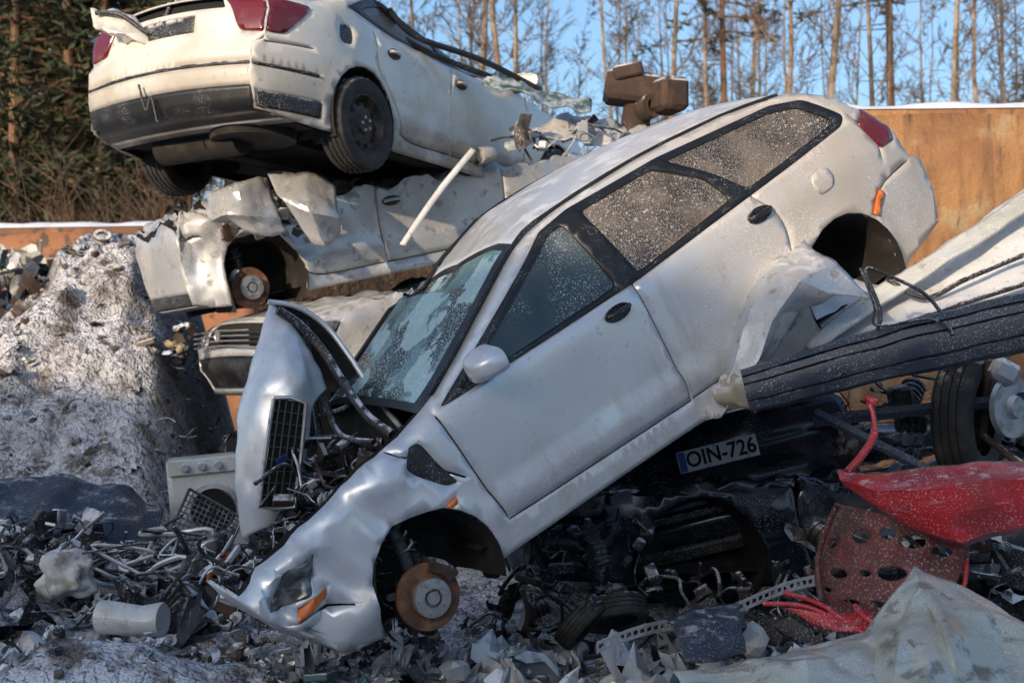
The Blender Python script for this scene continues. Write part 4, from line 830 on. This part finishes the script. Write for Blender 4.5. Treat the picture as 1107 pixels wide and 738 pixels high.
def pinetree(seed,h=17,r0=.2,start=.35,spr=2.4,dens=1.):
    r=random.Random(seed);mb=MB();pts=[Vector((.15*math.sin(i*.7+seed),.1*math.cos(i+seed),h*i/8)) for i in range(9)]
    V,F=tubeg(pts,[r0*(1-.85*i/8) for i in range(9)],8,False);mb.add(V,F,0)
    nb=int(70*dens)
    for b in range(nb):
        t=start+(1-start)*(b/nb);q=t*8;i=min(int(q),7);o=pts[i].lerp(pts[i+1],q-i);az=b*2.4+r.random();u=(t-start)/(1-start)
        ln=spr*(1-u)**.75*r.uniform(.5,1.1)+.35;d=Vector((math.cos(az),math.sin(az),r.uniform(-.25,.25)))
        e=o+d*ln;V,F=tubeg([o,o.lerp(e,.5)+Vector((0,0,.06)),e],[.03,.02,.008],4,False);mb.add(V,F,0)
        for c in range(int(6*ln)+3):
            c0=o.lerp(e,r.uniform(.3,1.02))+Vector((r.gauss(0,.16),r.gauss(0,.16),r.gauss(0,.09)))
            for k in range(7):
                dd=Vector((r.gauss(0,1),r.gauss(0,1),r.gauss(.2,.6))).normalized();s=r.uniform(.12,.26);w=dd.cross(Vector((r.random(),r.random(),.3))).normalized()*s*.16
                mb.add([c0-w,c0+w,c0+dd*s],[(0,1,2)],1)
    for b in range(12):
        z=h*start*r.uniform(.3,1);az=r.uniform(0,6.28);V,F=tubeg([(0,0,z),(math.cos(az)*.9,math.sin(az)*.9,z-.1)],[.02,.006],4,False);mb.add(V,F,0)
    me=bpy.data.meshes.new('pine');me.from_pydata(mb.V,[],mb.F);me.materials.append(pbark);me.materials.append(needle);me.polygons.foreach_set('material_index',mb.I);return me
bares=[baretree(s,h,r0,st,nb,sp) for s,h,r0,st,nb,sp in [(1,16,.10,.3,34,1.9),(2,15,.08,.22,36,1.7),(3,18,.13,.4,30,2.3),(4,13,.055,.15,34,1.4),(5,17,.09,.35,32,1.6)]]
pines=[pinetree(1,17,.13,.25,2.2,1.2),pinetree(2,15,.12,.10,2.3,1.4),pinetree(3,19,.14,.5,2.4)]
def tree(nm,me,x,y,s=1,rz=0,parent=None,lean=0):
    o=bpy.data.objects.new(nm,me);sc.collection.objects.link(o);o.location=(x,y,gz(x,y)-.1);o.scale=(s,s,s);o.rotation_euler=(lean,lean*.6,rz);o.parent=parent;return o
r=random.Random(12)
US=[-30,-5,15,30,45,60,75,90,105,125,150,205,330,780,960,20,70,110]
for k,u in enumerate(US):
    y=r.uniform(26,40);x=(u-553.5)/1537.5*y
    tree('pine_tree',pines[([1,0,1,1,0,1,1,0,1,1,0,2,2,2,2,1,1,1])[k]],x,y,r.uniform(.9,1.15),r.uniform(0,6))
for k in range(54):
    u=130+k*19+r.uniform(-10,10);y=r.uniform(28,48);x=(u-553.5)/1537.5*y
    tree('birch_tree',bares[r.randrange(5)],x,y,r.uniform(.75,1.1),r.uniform(0,6),None,r.gauss(0,.03))
df_=empty('distant_forest')
for k in range(175):
    y=r.uniform(48,95);x=r.uniform(-.42,.42)*y
    dens=(x/y<-.15)
    me=pines[r.randrange(3)] if (r.random()<(.5 if dens else .06)) else bares[r.randrange(5)]
    tree('forest_tree',me,x,y,r.uniform(.8,1.15)*(1 if x<2 else .88),r.uniform(0,6),df_)
def shrub(seed):
    r=random.Random(seed);mb=MB()
    for k in range(60):
        az=r.uniform(0,6.28);el=r.uniform(.6,1.45);ln=r.uniform(1.2,3);d=Vector((math.cos(az)*math.cos(el),math.sin(az)*math.cos(el),math.sin(el)));o=Vector((r.gauss(0,.5),r.gauss(0,.5),0))
        p=[o,o+d*ln*.5,o+d*ln+Vector((0,0,.1))];V,F=tubeg(p,[.014,.009,.004],3,False);mb.add(V,F,0)
        for s in range(9):
            a_=p[1].lerp(p[2],r.random());dd=(d+Vector((r.gauss(0,.6),r.gauss(0,.6),r.gauss(0,.4)))).normalized();V,F=tubeg([a_,a_+dd*.5],[.006,.003],3,False);mb.add(V,F,0)
    me=bpy.data.meshes.new('shrub');me.from_pydata(mb.V,[],mb.F);me.materials.append(twig);return me
shr=[shrub(1),shrub(2)];us=empty('undergrowth_shrubs')
for k in range(90):
    y=r.uniform(22,34);x=r.uniform(-.45,.40)*y;tree('shrub',shr[k%2],x,y,r.uniform(.9,1.7),r.uniform(0,6),us)
# ------------------------------------------------------------ unseen block added behind the camera to shade the foreground
wb=empty('warehouse_building',Matrix.Translation((-11,-27,-.45))@Matrix.Rotation(rad(-20),4,'Z'))
wallm=M('warehouse_cladding',(.60,.61,.63),.6,0,[dict(t='noise',s=.6,lo=.4,hi=.7,c=(.5,.5,.5),k=.6)])  # walls of the added block kept pale to bounce light onto the cars
mb=MB();V,F=boxg((0,0,4.2),(62,14,9.0),None,.005);mb.add(V,F,0);V,F=boxg((0,0,8.85),(62.6,14.6,.35),None,.1);mb.add(V,F,1)
for k in range(12):
    V,F=boxg((-27+k*5,7.05,6),(2.4,.15,1.2),None,.1);mb.add(V,F,2)
for k in range(4):
    V,F=boxg((-22+k*14,7.08,2.5),(4,.15,4.2),None,.05);mb.add(V,F,1)
mb.build('shell',[wallm,M('roof_trim',(.22,.22,.23),.6),M('window_glass_dark',(.03,.04,.05),.1)],wb,False)
# ------------------------------------------------------------ light, sky, camera
el=rad(12.5);sv=Vector((-.52,-.854,0)).normalized()
w=bpy.data.worlds.new('World');sc.world=w;w.use_nodes=True;nt=w.node_tree;bg=nt.nodes['Background'];sky=nt.nodes.new('ShaderNodeTexSky')
sky.sky_type='NISHITA';sky.sun_disc=False;sky.sun_elevation=el;sky.sun_rotation=math.atan2(sv.x,sv.y);sky.air_density=1.0;sky.dust_density=3.0;sky.ozone_density=3.0
nt.links.new(sky.outputs[0],bg.inputs[0]);bg.inputs[1].default_value=.27
sd=bpy.data.lights.new('sun','SUN');sd.energy=4.4;sd.angle=rad(.5);sd.color=(1,.79,.56);so=bpy.data.objects.new('sun',sd);sc.collection.objects.link(so)
d=-(sv*math.cos(el)+Vector((0,0,math.sin(el))));so.rotation_euler=d.to_track_quat('-Z','Y').to_euler();so.location=(-20,-40,15)
cd=bpy.data.cameras.new('camera');cam=bpy.data.objects.new('camera',cd);sc.collection.objects.link(cam);sc.camera=cam
cam.location=(0,0,1.6);cam.rotation_euler=(rad(90),0,0);cd.lens=50;cd.sensor_width=36;cd.shift_y=61/1107;cd.clip_end=2000
cd.dof.use_dof=True;cd.dof.focus_distance=6.6;cd.dof.aperture_fstop=3.2
sc.view_settings.view_transform='Standard';sc.view_settings.look='None';sc.view_settings.exposure=0
